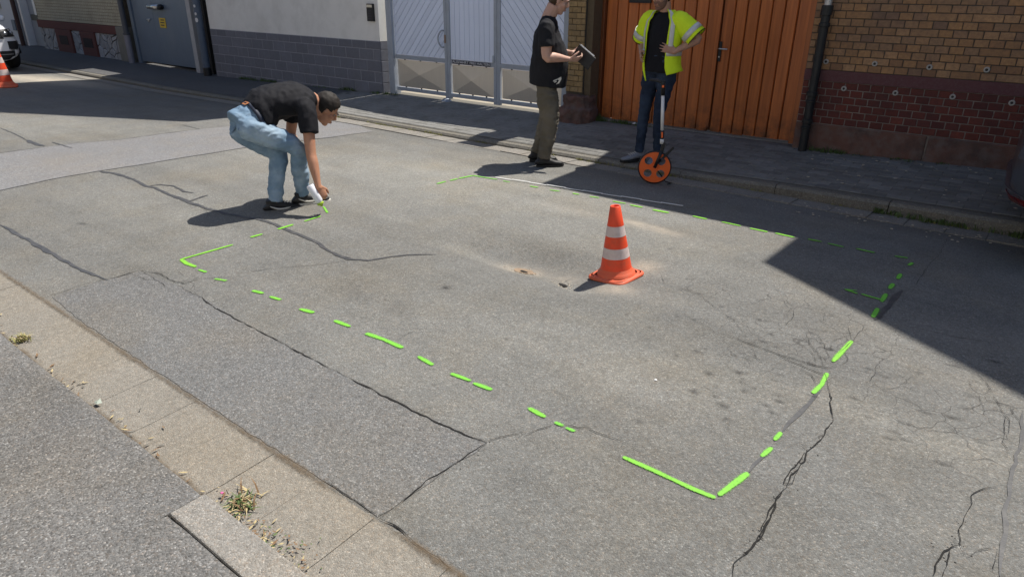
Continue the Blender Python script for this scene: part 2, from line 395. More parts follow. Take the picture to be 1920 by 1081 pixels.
SCUFF = [(-1.04, 3.14), (-0.43, 3.26), (-1.43, 3.22), (-0.94, 3.16), (-0.14, 3.19), (-1.35, 3.41), (-0.63, 3.54), (-1.44, 3.39), (-0.76, 3.11), (-0.77, 3.66), (-0.24, 3.37), (-0.19, 3.04), (-0.01, 3.23), (-0.99, 3.20), (-0.34, 2.99), (-0.70, 2.92), (-0.43, 3.44), (0.05, 3.93), (-0.21, 2.94), (0.10, 3.49), (-0.17, 2.91), (-0.44, 3.13), (-0.05, 3.30), (-0.15, 3.19), (-1.06, 3.65), (-1.35, 3.09), (-0.22, 2.88), (-0.04, 3.22), (-0.76, 3.04), (-1.22, 2.86), (-0.38, 3.17), (-0.02, 2.83), (-0.02, 3.11), (-0.63, 3.41), (-0.65, 3.53), (-0.57, 3.01), (-0.82, 2.59), (-0.54, 3.20), (-0.71, 3.18), (-0.42, 3.27), (-0.42, 3.11), (-0.94, 3.51), (-1.24, 2.97), (0.09, 3.09), (-0.40, 3.03), (-0.82, 2.91), (-0.84, 2.85), (-1.50, 3.16), (-0.72, 2.80), (-0.88, 2.92), (-0.23, 3.15), (-0.87, 3.38), (-0.03, 3.13), (-0.35, 3.41), (-0.89, 2.96), (-1.21, 3.57), (-0.93, 2.73), (-0.39, 3.43), (-1.03, 2.72), (-0.88, 2.93), (-0.68, 2.87), (-1.01, 3.16), (0.00, 3.33), (0.07, 3.38), (-0.23, 3.56), (-0.50, 3.01), (-0.90, 3.03), (-0.92, 3.20), (-0.10, 3.75), (0.01, 3.48), (-1.45, 3.19), (-0.99, 3.35), (-0.68, 3.32), (-0.68, 2.76), (-0.65, 3.40), (-1.16, 3.13), (-1.30, 3.68), (-0.13, 3.29), (-0.38, 3.28), (-0.84, 2.87)]
OIL = [((x, y), .022 + .04 * rs.random(), .012 + .012 * rs.random(), .05, .3 + .5 * rs.random()) for x, y in SCUFF]
X = np.array([v[0] for v in rb.v]); Y = np.array([v[1] for v in rb.v])
def blob(lst):
    s = np.zeros(len(X))
    for (cx, cy), rx, ry, a, w in lst:
        dx, dy = X - cx, Y - cy; ca, sa = math.cos(a), math.sin(a)
        s = np.maximum(s, w * np.exp(-(((dx * ca + dy * sa) / rx) ** 2 + ((-dx * sa + dy * ca) / ry) ** 2)))
    return s
st = np.ones((len(X), 4)); st[:, 0] = blob(SAND_TONE); st[:, 1] = blob(DARK); st[:, 2] = blob(PALE)
ca_ = road.data.color_attributes.new("stain_and_light", 'FLOAT_COLOR', 'POINT'); ca_.data.foreach_set("color", st.astype(np.float32).ravel())
CRAZE = [((-0.877, 3.792), .6, .5, .2, .9), ((-0.405, 3.547), .5, .5, 0, .9), ((-1.225, 3.889), .7, .25, 0, .8), ((0.087, 3.234), .4, .5, 0, .9), ((-0.846, 3.261), .4, .2, 0, .8), ((-4.236, 1.915), .4, .2, 0, .9)]
fa = road.data.attributes.new("craze", 'FLOAT', 'POINT'); fa.data.foreach_set("value", np.clip(blob(CRAZE) * 1.3, 0, 1).astype(np.float32))

# resurfaced patches lie as thin sheets on the road
def sheet(name, poly, mat, dz=.004, step=.12, parent=None, zf=zr):
    bm = bmesh.new()
    f = bm.faces.new([bm.verts.new((x, y, 0)) for x, y in poly])
    x0, x1 = min(p[0] for p in poly), max(p[0] for p in poly); y0, y1 = min(p[1] for p in poly), max(p[1] for p in poly)
    for a, b, st_, n in ((x0, x1, step, (1, 0, 0)), (y0, y1, step, (0, 1, 0))):
        for c in frange(a, b, st_)[1:-1]:
            bmesh.ops.bisect_plane(bm, geom=bm.verts[:] + bm.edges[:] + bm.faces[:], plane_co=(c, 0, 0) if n[0] else (0, c, 0), plane_no=n)
    for v in bm.verts: v.co.z = zf(v.co.x, v.co.y) + dz
    bmesh.ops.recalc_face_normals(bm, faces=bm.faces)
    if bm.faces and sum(f.normal.z for f in bm.faces) < 0: bmesh.ops.reverse_faces(bm, faces=bm.faces)
    me = bpy.data.meshes.new(name); bm.to_mesh(me); bm.free(); me.materials.append(mat)
    me.polygons.foreach_set("use_smooth", [True] * len(me.polygons))
    o = bpy.data.objects.new(name, me); COL.objects.link(o)
    if parent: o.parent = parent
    return o
def wob(poly, amp, st_=.06, seed=1):
    out = []; rr = random.Random(seed)
    for (a, b), (c, d) in zip(poly, poly[1:] + poly[:1]):
        n = max(1, int(math.hypot(c - a, d - b) / st_))
        for i in range(n):
            out.append((a + (c - a) * i / n + rr.uniform(-amp, amp), b + (d - b) * i / n + rr.uniform(-amp, amp)))
    return out
sheet("asphalt_patch", wob([(-4.629, 1.285), (-4.629, 1.534), (-4.573, 1.805), (-4.159, 1.838), (-3.826, 1.845), (-3.441, 1.810), (-3.120, 1.806), (-2.469, 1.794), (-2.014, 1.792), (-1.552, 1.818), (-1.546, 1.736), (-1.566, 1.597), (-1.581, 1.378), (-1.590, 1.258), (-1.916, 1.255), (-2.532, 1.250), (-3.489, 1.254), (-4.155, 1.261)], .006), asph_patch, .0025, parent=road)
sheet("asphalt_patch", wob([(-7.621, 1.164), (-7.526, 1.928), (-7.537, 2.383), (-7.499, 2.787), (-7.416, 3.373), (-7.374, 3.957), (-7.369, 4.492), (-7.228, 5.466), (-7.253, 6.194), (-8.084, 6.515), (-8.692, 6.413), (-8.849, 5.789), (-8.796, 5.086), (-8.832, 4.611), (-8.868, 3.642), (-9.103, 3.137), (-9.198, 2.457), (-9.342, 1.541)], .008), asph_band, .0025, parent=road)

V3 = lambda a, b, c: Vector((a, b, c))
def ribbon(mb, pts, w, jag=0, step=.05, dz=.006, seed=1, taper=True, zf=None, wvar=.35):
    """flat strip that follows the road surface along pts"""
    zf = zf or zr; rr = random.Random(seed); q = []
    for (a, b), (c, d) in zip(pts, pts[1:]):
        n = max(1, int(math.hypot(c - a, d - b) / step))
        for i in range(n): q.append((a + (c - a) * i / n, b + (d - b) * i / n))
    q.append(pts[-1]); n = len(q)
    o_ = rr.uniform(0, 50); q2 = []
    for i, (x, y) in enumerate(q):
        s_ = i * step; k = jag * .85
        q2.append((x + k * (noise.noise(V3(s_ * 9, o_, 1)) + .7 * noise.noise(V3(s_ * 26, o_, 4))), y + k * (noise.noise(V3(s_ * 9, o_, 7)) + .7 * noise.noise(V3(s_ * 26, o_, 11)))))
    q = q2
    vs = []; fs = []
    for i, (x, y) in enumerate(q):
        a, b = q[max(i - 1, 0)], q[min(i + 1, n - 1)]; tx, ty = b[0] - a[0], b[1] - a[1]; l = math.hypot(tx, ty) or 1
        t = i / max(1, n - 1); ww = w * max(.25, 1 + wvar * 1.5 * noise.noise(V3(i * step * 14, o_, 17))) / 2
        if taper: ww *= min(1, .25 + 6 * min(t, 1 - t))
        for sgn in (1, -1):
            px, py = x - sgn * ty / l * ww, y + sgn * tx / l * ww
            vs.append((px, py, zf(px, py) + dz))
    for i in range(n - 1): fs.append((2 * i, 2 * i + 1, 2 * i + 3, 2 * i + 2))
    mb.add(vs, fs)
tar_m = M("bitumen_seal", (.055, .056, .06), .55, var=.3, scale=20, bump=.3, bscale=60, dirt=((.12, .115, .108), .6, 12))
crack_m = M("crack_shadow", (.014, .013, .012), .95, var=.4, bump=0)
TAR = [
 ([(-7.499, 2.787), (-7.222, 2.846), (-6.914, 2.859), (-6.549, 2.812), (-6.455, 2.840), (-6.000, 2.806), (-5.802, 2.798), (-5.424, 2.805), (-5.182, 2.831), (-4.784, 2.917), (-4.539, 2.896), (-4.318, 2.884), (-4.064, 2.863), (-3.869, 2.808), (-3.712, 2.800), (-3.584, 2.812)], .05),
 ([(-7.464, 2.787), (-7.285, 2.848), (-7.076, 2.857)], .07), ([(-6.031, 2.823), (-5.817, 2.806), (-5.593, 2.805)], .06),
 ([(-3.869, 2.808), (-3.635, 2.784), (-3.496, 2.856), (-3.426, 3.013), (-3.324, 3.146), (-3.235, 3.258)], .032), ([(-6.549, 2.812), (-6.523, 2.925), (-6.371, 2.975), (-6.114, 2.951), (-5.996, 2.979)], .04), ([(-5.802, 2.798), (-5.819, 2.906), (-5.834, 3.020)], .04),
 ([(-6.424, 1.578), (-6.107, 1.586), (-5.680, 1.582), (-5.338, 1.579), (-5.021, 1.577), (-4.773, 1.594), (-4.601, 1.615)], .045), ([(-5.774, 1.579), (-5.386, 1.580)], .06),
 ([(-7.603, 1.160), (-7.526, 1.928), (-7.537, 2.383), (-7.499, 2.787), (-7.446, 3.107), (-7.416, 3.373), (-7.374, 3.957), (-7.369, 4.492), (-7.228, 5.466), (-7.253, 6.194)], .022), ([(-9.342, 1.541), (-9.230, 2.467), (-9.103, 3.137), (-8.868, 3.642), (-8.867, 4.099), (-8.864, 4.411), (-8.832, 4.611)], .018), ([(-8.832, 4.611), (-9.377, 4.646)], .016),
 ([(-9.789, 2.922), (-9.550, 2.898), (-9.344, 2.894), (-9.217, 2.910)], .09), ([(-11.038, 3.030), (-10.335, 2.987), (-9.789, 2.922)], .02), ([(-9.379, 3.055), (-9.065, 3.053), (-8.822, 3.062)], .035),
 ([(-0.559, 3.084), (-0.569, 2.939), (-0.580, 2.834), (-0.594, 2.736), (-0.598, 2.635)], .03), ([(-0.601, 2.527), (-0.610, 2.307)], .018), ([(0.200, 3.481), (0.210, 3.187), (0.205, 2.964), (0.204, 2.768), (0.212, 2.533), (0.227, 2.308)], .022),
 ([(-0.516, 4.659), (-0.538, 4.315), (-0.544, 4.069)], .05), ([(-7.142, 5.566), (-7.365, 5.084), (-7.369, 4.492)], .012), ([(-2.322, 3.540), (-2.307, 3.613)], .02)]
tb = MB()
for i, (p, w) in enumerate(TAR): ribbon(tb, p, w * .62, .012, .05, .0036, 30 + i)
tb.build("tar_seal", tar_m, road)
CR = [
 ([(-4.649, 1.289), (-4.653, 1.399), (-4.652, 1.527), (-4.599, 1.637), (-4.586, 1.752), (-4.573, 1.816)], .012, .010), ([(-4.573, 1.816), (-4.409, 1.861), (-4.199, 1.859), (-4.133, 1.878), (-4.127, 1.964), (-4.038, 2.062), (-3.978, 2.140)], .009, .010), ([(-4.199, 1.859), (-4.161, 1.918), (-4.153, 1.998)], .007, .008),
 ([(-4.573, 1.816), (-4.353, 1.797), (-4.059, 1.785)], .004, .008), ([(-4.409, 1.861), (-4.409, 1.970), (-4.238, 1.934)], .003, .01), ([(-4.610, 1.745), (-4.396, 1.766), (-4.283, 1.797)], .003, .008),
 ([(-3.932, 1.898), (-3.865, 1.853), (-3.760, 1.821), (-3.441, 1.810), (-3.120, 1.806), (-2.823, 1.800), (-2.469, 1.794)], .012, .007), ([(-2.469, 1.794), (-2.235, 1.795), (-2.014, 1.792), (-1.813, 1.793), (-1.664, 1.802), (-1.548, 1.817)], .017, .007), ([(-4.159, 1.838), (-3.812, 1.837)], .005, .008),
 ([(-1.552, 1.818), (-1.525, 1.884), (-1.480, 1.956), (-1.446, 1.968), (-1.429, 2.022), (-1.403, 2.085), (-1.353, 2.114), (-1.291, 2.147), (-1.244, 2.193)], .006, .009), ([(-1.273, 2.161), (-1.216, 2.157), (-1.141, 2.163), (-1.077, 2.163), (-1.006, 2.160)], .006, .007), ([(-1.449, 2.050), (-1.392, 2.089)], .003, .006),
 ([(-4.009, 2.159), (-3.918, 2.339), (-3.786, 2.498), (-3.681, 2.638), (-3.584, 2.812)], .006, .008), ([(-3.681, 3.066), (-3.608, 3.181), (-3.545, 3.175), (-3.541, 3.068)], .003, .008), ([(-3.601, 2.127), (-3.589, 2.235), (-3.542, 2.322)], .003, .01),
 ([(-1.553, 1.795), (-1.549, 1.733), (-1.549, 1.658), (-1.566, 1.597), (-1.579, 1.490), (-1.581, 1.378), (-1.590, 1.268)], .008, .012), ([(-1.590, 1.258), (-1.454, 1.256), (-1.333, 1.241), (-1.185, 1.231)], .010, .008), ([(-1.916, 1.255), (-1.743, 1.256), (-1.590, 1.258)], .006, .010),
 ([(-0.596, 3.258), (-0.525, 3.099), (-0.473, 2.944), (-0.451, 2.848), (-0.449, 2.737), (-0.459, 2.659), (-0.471, 2.570), (-0.460, 2.505), (-0.466, 2.439), (-0.480, 2.387), (-0.458, 2.308), (-0.474, 2.222), (-0.459, 2.146), (-0.458, 2.046), (-0.458, 1.984), (-0.465, 1.903), (-0.481, 1.832), (-0.465, 1.774)], .010, .010),
 ([(-0.471, 2.570), (-0.479, 2.461), (-0.482, 2.378), (-0.478, 2.319), (-0.455, 2.348), (-0.463, 2.441)], .008, .007), ([(-0.476, 2.313), (-0.473, 2.198), (-0.469, 2.121), (-0.460, 2.029), (-0.448, 2.023), (-0.457, 2.130), (-0.467, 2.227)], .008, .008), ([(-0.458, 2.046), (-0.455, 2.001), (-0.439, 1.992)], .014, .004), ([(-0.455, 2.017), (-0.459, 1.937), (-0.469, 1.890)], .010, .008),
 ([(-0.469, 2.584), (-0.503, 2.603), (-0.521, 2.611)], .004, .006), ([(-0.449, 2.737), (-0.468, 2.689)], .004, .006), ([(-0.494, 2.189), (-0.473, 2.215)], .005, .005),
 ([(0.168, 2.795), (0.130, 2.747), (0.094, 2.682), (0.103, 2.634), (0.094, 2.547), (0.087, 2.437), (0.100, 2.378), (0.125, 2.329), (0.115, 2.335)], .006, .008), ([(0.100, 2.378), (0.061, 2.317), (0.052, 2.257), (0.056, 2.173)], .010, .008), ([(0.075, 2.328), (0.078, 2.248), (0.076, 2.178)], .008, .008), ([(0.125, 2.329), (0.161, 2.392), (0.197, 2.434)], .005, .007), ([(0.200, 2.431), (0.200, 2.315)], .004, .008),
 ([(-1.081, 3.340), (-1.011, 3.327), (-0.936, 3.319)], .016, .005), ([(-1.293, 3.348), (-1.081, 3.340)], .004, .006), ([(-0.936, 3.319), (-0.849, 3.308), (-0.778, 3.301), (-0.673, 3.303), (-0.585, 3.319)], .009, .007), ([(-0.866, 3.317), (-0.768, 3.268), (-0.657, 3.249), (-0.592, 3.242)], .007, .007), ([(-0.807, 3.306), (-0.701, 3.308), (-0.605, 3.317), (-0.559, 3.354)], .004, .007),
 ([(-0.705, 3.237), (-0.640, 3.191), (-0.594, 3.122)], .004, .007), ([(-0.974, 3.304), (-0.915, 3.206), (-0.830, 3.137)], .003, .007),
 ([(-1.829, 3.949), (-1.731, 3.793), (-1.647, 3.773), (-1.530, 3.794)], .003, .008), ([(-1.613, 3.779), (-1.463, 3.764)], .005, .006), ([(-1.530, 3.794), (-1.329, 3.652), (-1.189, 3.627), (-1.043, 3.655), (-0.902, 3.683), (-0.765, 3.711), (-0.641, 3.771)], .004, .009), ([(-1.275, 3.602), (-1.084, 3.518), (-0.968, 3.528), (-0.810, 3.575), (-0.660, 3.634), (-0.590, 3.788)], .004, .009),
 ([(-0.947, 3.920), (-0.913, 3.763), (-0.921, 3.651)], .003, .008), ([(-1.182, 3.569), (-1.087, 3.448), (-0.995, 3.441)], .003, .008), ([(-0.807, 3.659), (-0.731, 3.499), (-0.658, 3.412), (-0.611, 3.312)], .004, .008), ([(-0.806, 3.516), (-0.713, 3.439), (-0.658, 3.342)], .003, .008), ([(-0.755, 3.677), (-0.657, 3.522), (-0.595, 3.393)], .003, .008),
 ([(-0.862, 3.943), (-0.755, 3.986), (-0.647, 4.020), (-0.544, 4.069)], .004, .009), ([(-0.668, 4.106), (-0.645, 3.896), (-0.582, 3.698)], .003, .009), ([(-0.574, 3.954), (-0.571, 3.707), (-0.597, 3.497)], .004, .009), ([(-0.481, 3.781), (-0.356, 3.806), (-0.229, 3.797), (-0.100, 3.726)], .003, .01), ([(-0.540, 3.580), (-0.390, 3.594), (-0.288, 3.573), (-0.231, 3.519)], .003, .01), ([(-0.405, 3.547), (-0.401, 3.415), (-0.407, 3.283)], .003, .009),
 ([(-0.386, 4.111), (-0.280, 4.113), (-0.152, 4.119), (-0.031, 4.155), (0.062, 4.193)], .006, .009), ([(-0.009, 3.733), (0.044, 3.647), (0.102, 3.486), (0.131, 3.399), (0.165, 3.347), (0.165, 3.223)], .004, .008), ([(0.102, 3.486), (0.155, 3.472), (0.192, 3.369)], .003, .008), ([(0.027, 3.511), (0.063, 3.371)], .003, .008), ([(0.142, 3.381), (0.153, 3.142), (0.176, 3.092)], .004, .008),
 ([(-0.489, 4.514), (-0.346, 4.531), (-0.172, 4.480)], .004, .009), ([(-0.470, 6.348), (-0.445, 5.618), (-0.464, 5.290), (-0.463, 4.886), (-0.489, 4.682)], .004, .010), ([(-1.551, 4.749), (-1.315, 4.521)], .002, .01), ([(-1.151, 2.787), (-0.950, 2.764), (-0.790, 2.749)], .002, .01),
 ([(-2.504, 2.182), (-2.501, 2.297), (-2.475, 2.395)], .003, .007), ([(-3.680, 2.029), (-3.654, 2.087), (-3.656, 2.164)], .002, .008), ([(-5.590, 2.827), (-5.348, 2.737), (-5.225, 2.658)], .003, .008), ([(-6.666, 3.210), (-6.062, 3.199), (-5.954, 3.408)], .002, .01), ([(-4.068, 3.406), (-3.686, 3.389), (-3.314, 3.464)], .002, .01)]
cb = MB()
for i, (p, w, j) in enumerate(CR): ribbon(cb, p, w * .4, j * 1.25, .016, .0056, 60 + i, wvar=.9)
cb.build("crack", crack_m, road)

# oil drips and scuffs, soft-edged films lying on the road
om = NT("oil_film").set(.7, 0, .3); om.base((.03, .029, .03))
fz = om.math('MULTIPLY', om.ramp(om.math('ADD', om.attr("fade"), om.math('MULTIPLY', om.math('SUBTRACT', om.noise(70, 3, .7), .5), .8)), [(.2, 0), (.9, 1)]), .56)
tr = om.n.new("ShaderNodeBsdfTransparent"); mx = om.n.new("ShaderNodeMixShader"); om.L(fz, mx.inputs[0]); om.L(tr.outputs[0], mx.inputs[1]); om.L(om.b.outputs[0], mx.inputs[2]); om.L(mx.outputs[0], om.out.inputs[0])
ob_ = MB(); fd = []
for (x, y), rx, ry, a, w_ in OIL + [((-2.760, 2.854), .035, .025, 0, .8), ((-5.902, 1.987), .07, .02, .3, .8), ((-0.951, 3.398), .05, .02, 0, .7), ((-1.170, 3.074), .045, .022, 0, .7), ((-1.038, 2.907), .04, .022, 0, .8), ((-0.876, 2.682), .045, .025, 0, .8), ((-1.028, 2.703), .04, .025, 0, .8), ((-0.929, 3.006), .045, .025, 0, .8), ((-2.045, 2.571), .03, .02, 0, .6), ((-1.682, 3.227), .02, .015, 0, .6), ((-1.113, 2.343), .04, .03, 0, .5), ((-2.920, 2.503), .03, .02, 0, .5), ((-1.678, 3.041), .03, .02, 0, .5)]:
    n = 14; vs = [(x, y, zr(x, y) + .0052)]; ca, sa = math.cos(a), math.sin(a)
    for k in range(n):
        t_ = 2 * math.pi * k / n; u, v = rx * 1.2 * math.cos(t_), ry * 1.2 * math.sin(t_); px, py = x + u * ca - v * sa, y + u * sa + v * ca; vs.append((px, py, zr(px, py) + .0052))
    ob_.add(vs, [(0, 1 + k, 1 + (k + 1) % n) for k in range(n)]); fd += [w_] + [0.0] * n
o = ob_.build("oil_stain", om.m, road); at = o.data.attributes.new("fade", 'FLOAT', 'POINT'); at.data.foreach_set("value", fd); o["kind"] = "stuff"
# the brown sub-base showing in the broken spot
crater_m = M("exposed_subbase", (.26, .19, .13), .95, var=.4, scale=45, bump=.9, bscale=70)
hx, hy = HOLES[0]; m_ = MB(); n = 22; vs = [(hx, hy, zr(hx, hy) + .004)]
for k in range(n):
    t_ = 2 * math.pi * k / n; q = 1 + .35 * noise.noise(Vector((math.cos(t_) * 1.7, math.sin(t_) * 1.7, 4))); px, py = hx + .085 * q * math.cos(t_ + .2), hy + .062 * q * math.sin(t_ + .2); vs.append((px, py, zr(px, py) + .0045))
m_.add(vs, [(0, 1 + k, 1 + (k + 1) % n) for k in range(n)]); m_.build("broken_spot", crater_m, road)

# sprayed marking-paint dashes: each one a part of the road
pt = NT("fluorescent_green_paint").set(.6, 0, .3)
ed = pt.attr("fade"); spk = pt.noise(150, 3, .7)
cov = pt.ramp(pt.math('ADD', ed, pt.math('MULTIPLY', pt.math('SUBTRACT', spk, .5), 1.1)), [(.2, 0), (.72, 1)])
vq = pt.vor(105, "Color"); sq = pt.n.new("ShaderNodeSeparateColor"); pt.L(vq, sq.inputs[0])
pt.base(pt.mix(pt.math('MULTIPLY', pt.ramp(sq.outputs[0], [(0, 1), (.3, 0)]), .35), pt.mix(pt.attr("tone"), (.15, .5, .06), (.2, .49, .04)), (.07, .24, .03)))  # low tone is a stronger green painted onto dashes in shade
tr = pt.n.new("ShaderNodeBsdfTransparent"); mx = pt.n.new("ShaderNodeMixShader")
pt.L(cov, mx.inputs[0]); pt.L(tr.outputs[0], mx.inputs[1]); pt.L(pt.b.outputs[0], mx.inputs[2]); pt.L(mx.outputs[0], pt.out.inputs[0])
paint_m = pt.m
def dash(pts, w, dens=1.0, tone=.5, seed=0):
    rr = random.Random(seed); q = []
    for (a, b), (c, d) in zip(pts, pts[1:]):
        n = max(2, int(math.hypot(c - a, d - b) / .03))
        for i in range(n): q.append((a + (c - a) * i / n, b + (d - b) * i / n))
    q.append(pts[-1])
    # let the spray run a little past both ends
    (a, b), (c, d) = q[1], q[0]; l = math.hypot(c - a, d - b) or 1; q.insert(0, (c + (c - a) / l * w * .45, d + (d - b) / l * w * .45))
    (a, b), (c, d) = q[-2], q[-1]; l = math.hypot(c - a, d - b) or 1; q.append((c + (c - a) / l * w * .45, d + (d - b) / l * w * .45))
    n = len(q); vs = []; fs = []; fd = []; CO = (-1.9, -1, -.62, 0, .62, 1, 1.9); FD = (0, .34, .85, 1, .85, .34, 0)
    for i, (x, y) in enumerate(q):
        a, b = q[max(i - 1, 0)], q[min(i + 1, n - 1)]; tx, ty = b[0] - a[0], b[1] - a[1]; l = math.hypot(tx, ty) or 1
        ww = w * (.85 + .3 * noise.noise(Vector((x * 9, y * 9, seed)))) * .43
        e = 0 if i in (0, n - 1) else 1; ww *= .55 if i in (0, n - 1) else .85 if i in (1, n - 2) else 1
        for c, f_ in zip(CO, FD):
            px, py = x - c * ty / l * ww, y + c * tx / l * ww
            vs.append((px, py, zr(px, py) + .0048)); fd.append(f_ * e * dens)
    for i in range(n - 1):
        for k in range(6): fs.append((i * 7 + k, i * 7 + k + 1, i * 7 + k + 8, i * 7 + k + 7))
    mb = MB(); mb.add(vs, fs); o = mb.build("paint_dash", paint_m, road)
    for nm, val in (("fade", fd), ("tone", [tone] * len(fd))):
        at = o.data.attributes.new(nm, 'FLOAT', 'POINT'); at.data.foreach_set("value", val)
    return o
WIDE = [([(-4.543, 2.079), (-4.512, 2.447)], .042, 1, 1), ([(-4.531, 2.076), (-4.440, 2.062), (-4.339, 2.068)], .055, 1, 1), ([(-4.264, 2.056), (-4.196, 2.063)], .05, .8, .6), ([(-4.039, 2.040), (-3.960, 2.068)], .055, .62, .7), ([(-3.681, 2.086), (-3.608, 2.102)], .055, 1, .6), ([(-3.519, 2.103), (-3.442, 2.114)], .05, .9, .6),
 ([(-3.231, 2.111), (-3.139, 2.129)], .05, 1, .6), ([(-2.947, 2.139), (-2.833, 2.145)], .05, 1, .6), ([(-2.687, 2.147), (-2.563, 2.159), (-2.424, 2.157)], .05, 1, .5), ([(-2.279, 2.143), (-2.175, 2.130)], .05, 1, .5), ([(-2.032, 2.125), (-1.926, 2.133)], .05, 1, .5), ([(-1.887, 2.127), (-1.793, 2.135)], .045, 1, .4),
 ([(-1.551, 2.123), (-1.468, 2.115)], .05, 1, .6), ([(-1.399, 2.108), (-1.366, 2.109)], .045, .8, .3), ([(-1.339, 2.106), (-1.304, 2.108)], .04, .75, .2), ([(-1.043, 2.085), (-0.902, 2.086), (-0.742, 2.082), (-0.663, 2.087)], .05, 1.1, .7), ([(-0.650, 2.116), (-0.613, 2.288)], .062, 1.1, .6),
 ([(-0.605, 2.435), (-0.594, 2.501)], .06, 1.1, .6), ([(-0.601, 2.572), (-0.598, 2.630)], .055, 1, .5), ([(-0.583, 3.041), (-0.574, 3.137), (-0.583, 3.256)], .06, 1.1, .6), ([(-0.594, 3.408), (-0.578, 3.694)], .058, 1.1, .8), ([(-0.561, 4.110), (-0.568, 4.249)], .055, .95, .2), ([(-0.574, 4.387), (-0.578, 4.525)], .055, .9, .2), ([(-0.581, 4.648), (-0.581, 4.744)], .055, .85, .2), ([(-0.577, 4.872), (-0.580, 4.974)], .055, .9, .2), ([(-0.572, 5.219), (-0.563, 5.287)], .055, .75, .2),
 ([(-0.582, 4.412), (-0.650, 4.418), (-0.692, 4.426)], .03, .9, .2), ([(-0.725, 4.420), (-0.795, 4.438)], .028, .9, .2), ([(-0.795, 4.438), (-0.738, 4.465)], .022, .75, .2),
 ([(-4.555, 4.639), (-4.558, 4.753)], .035, .8, .5), ([(-4.550, 4.821), (-4.551, 4.914)], .035, .9, .5), ([(-4.547, 4.949), (-4.533, 5.127)], .035, 1, .5), ([(-4.526, 5.134), (-4.257, 5.173)], .035, .9, .4), ([(-4.165, 5.169), (-4.096, 5.175)], .03, .7, .5), ([(-3.841, 5.184), (-3.767, 5.197)], .035, .75, .7), ([(-3.618, 5.199), (-3.537, 5.223)], .035, .75, .7), ([(-3.393, 5.252), (-3.335, 5.253)], .035, .8, .8),
 ([(-3.214, 5.264), (-3.140, 5.283)], .035, .75, .8), ([(-2.971, 5.265), (-2.857, 5.275)], .035, .7, .8), ([(-2.791, 5.264), (-2.687, 5.267)], .04, .9, .8), ([(-2.567, 5.264), (-2.439, 5.271)], .045, 1, .9), ([(-2.222, 5.322), (-2.115, 5.316)], .045, 1, .9), ([(-1.970, 5.326), (-1.824, 5.321)], .04, .75, .8), ([(-1.728, 5.312), (-1.603, 5.313)], .04, .85, .8), ([(-1.528, 5.327), (-1.397, 5.319)], .045, .75, .8), ([(-1.286, 5.351), (-1.204, 5.356)], .04, .95, .8),
 ([(-1.139, 5.347), (-1.038, 5.338)], .035, .85, .1), ([(-0.942, 5.361), (-0.827, 5.353)], .035, .85, .1), ([(-0.685, 5.373), (-0.615, 5.391)], .035, .75, .1),
 ([(-4.547, 2.631), (-4.541, 2.709)], .04, .8, .9), ([(-4.541, 2.864), (-4.545, 2.989)], .04, .8, .9), ([(-4.544, 3.108), (-4.552, 3.260)], .035, .65, .8), ([(-4.744, 3.446), (-4.586, 3.362)], .03, .55, .7)]
for i, (p, w, dn, tn) in enumerate(WIDE): dash(p, w * (.72 if i < 15 else .56 if i < 21 else .66 if i < 26 else .95), dn + (.25 if i > 20 else 0), tn, i)

gutter_joint = M("gutter_joint_sand", (.2, .178, .146), .95, var=.4, scale=16, bump=.4)
# ---- near side: gutter of concrete slabs, kerbstones, asphalt footway
near_gutter = empty("near_gutter"); tag(near_gutter, kind="structure")
gx = [-30, -22, -16, -12] + frange(-10, -5.5, .5) + [-4.98, -4.64, -4.06, -3.5, -3.18, -2.82, -2.5, -2.2, -1.92, -1.59, -1.22, -.86, -.5, 0, .5, 1, 4, 12, 30]
for i, (a, b) in enumerate(zip(gx, gx[1:])):
    g = .0013; n = max(1, int((b - a) / .25)); mb = MB(); vs = []; fs = []; hh = random.uniform(-.0008, .0008)
    XS = frange(a + g, b - g, .25); YS = [.80, .9, 1.0, 1.12, 1.232]
    for x in XS:
        vs.append((x, .80, -.3))
        for y in YS: vs.append((x, y, zroad(x, y) + .012 + hh + (.006 if y < .95 else 0)))
        vs.append((x, 1.232, -.3))
    m = len(YS) + 2
    for k in range(len(XS) - 1):
        for j in range(m - 1): fs.append((k * m + j, (k + 1) * m + j, (k + 1) * m + j + 1, k * m + j + 1))
    fs.append(tuple(range(m))); fs.append(tuple((len(XS) - 1) * m + j for j in range(m - 1, -1, -1)))
    mb.add(vs, fs); mb.build("gutter_slab", conc_gutter, near_gutter)
fill = MB(); XS = frange(-30, 30, .5); YS = [.80, .9, 1.0, 1.12, 1.234]
fill.v = [(x, y, zroad(x, y) + .0055 + (.006 if y < .95 else 0)) for x in XS for y in YS]
fill.f = [(i * 5 + j, (i + 1) * 5 + j, (i + 1) * 5 + j + 1, i * 5 + j + 1) for i in range(len(XS) - 1) for j in range(4)]; fill.m = [0] * len(fill.f)
fill.build("joint_filling", gutter_joint, near_gutter)
dm_ = NT("packed_dirt").set(.95, 0, .1); dm_.base(dm_.mix(dm_.noise(60, 4, .7), (.075, .055, .036), (.2, .15, .1)))
fz = dm_.ramp(dm_.math('ADD', dm_.attr("fade"), dm_.math('MULTIPLY', dm_.math('SUBTRACT', dm_.noise(38, 4, .7), .5), 1.3)), [(.3, 0), (.8, .68)])
tr = dm_.n.new("ShaderNodeBsdfTransparent"); mx = dm_.n.new("ShaderNodeMixShader"); dm_.L(fz, mx.inputs[0]); dm_.L(tr.outputs[0], mx.inputs[1]); dm_.L(dm_.b.outputs[0], mx.inputs[2]); dm_.L(mx.outputs[0], dm_.out.inputs[0])
dm_.bump(dm_.noise(90, 3), .6, .006)
dirt = MB(); fd = []; XS = frange(-9, 2, .05)
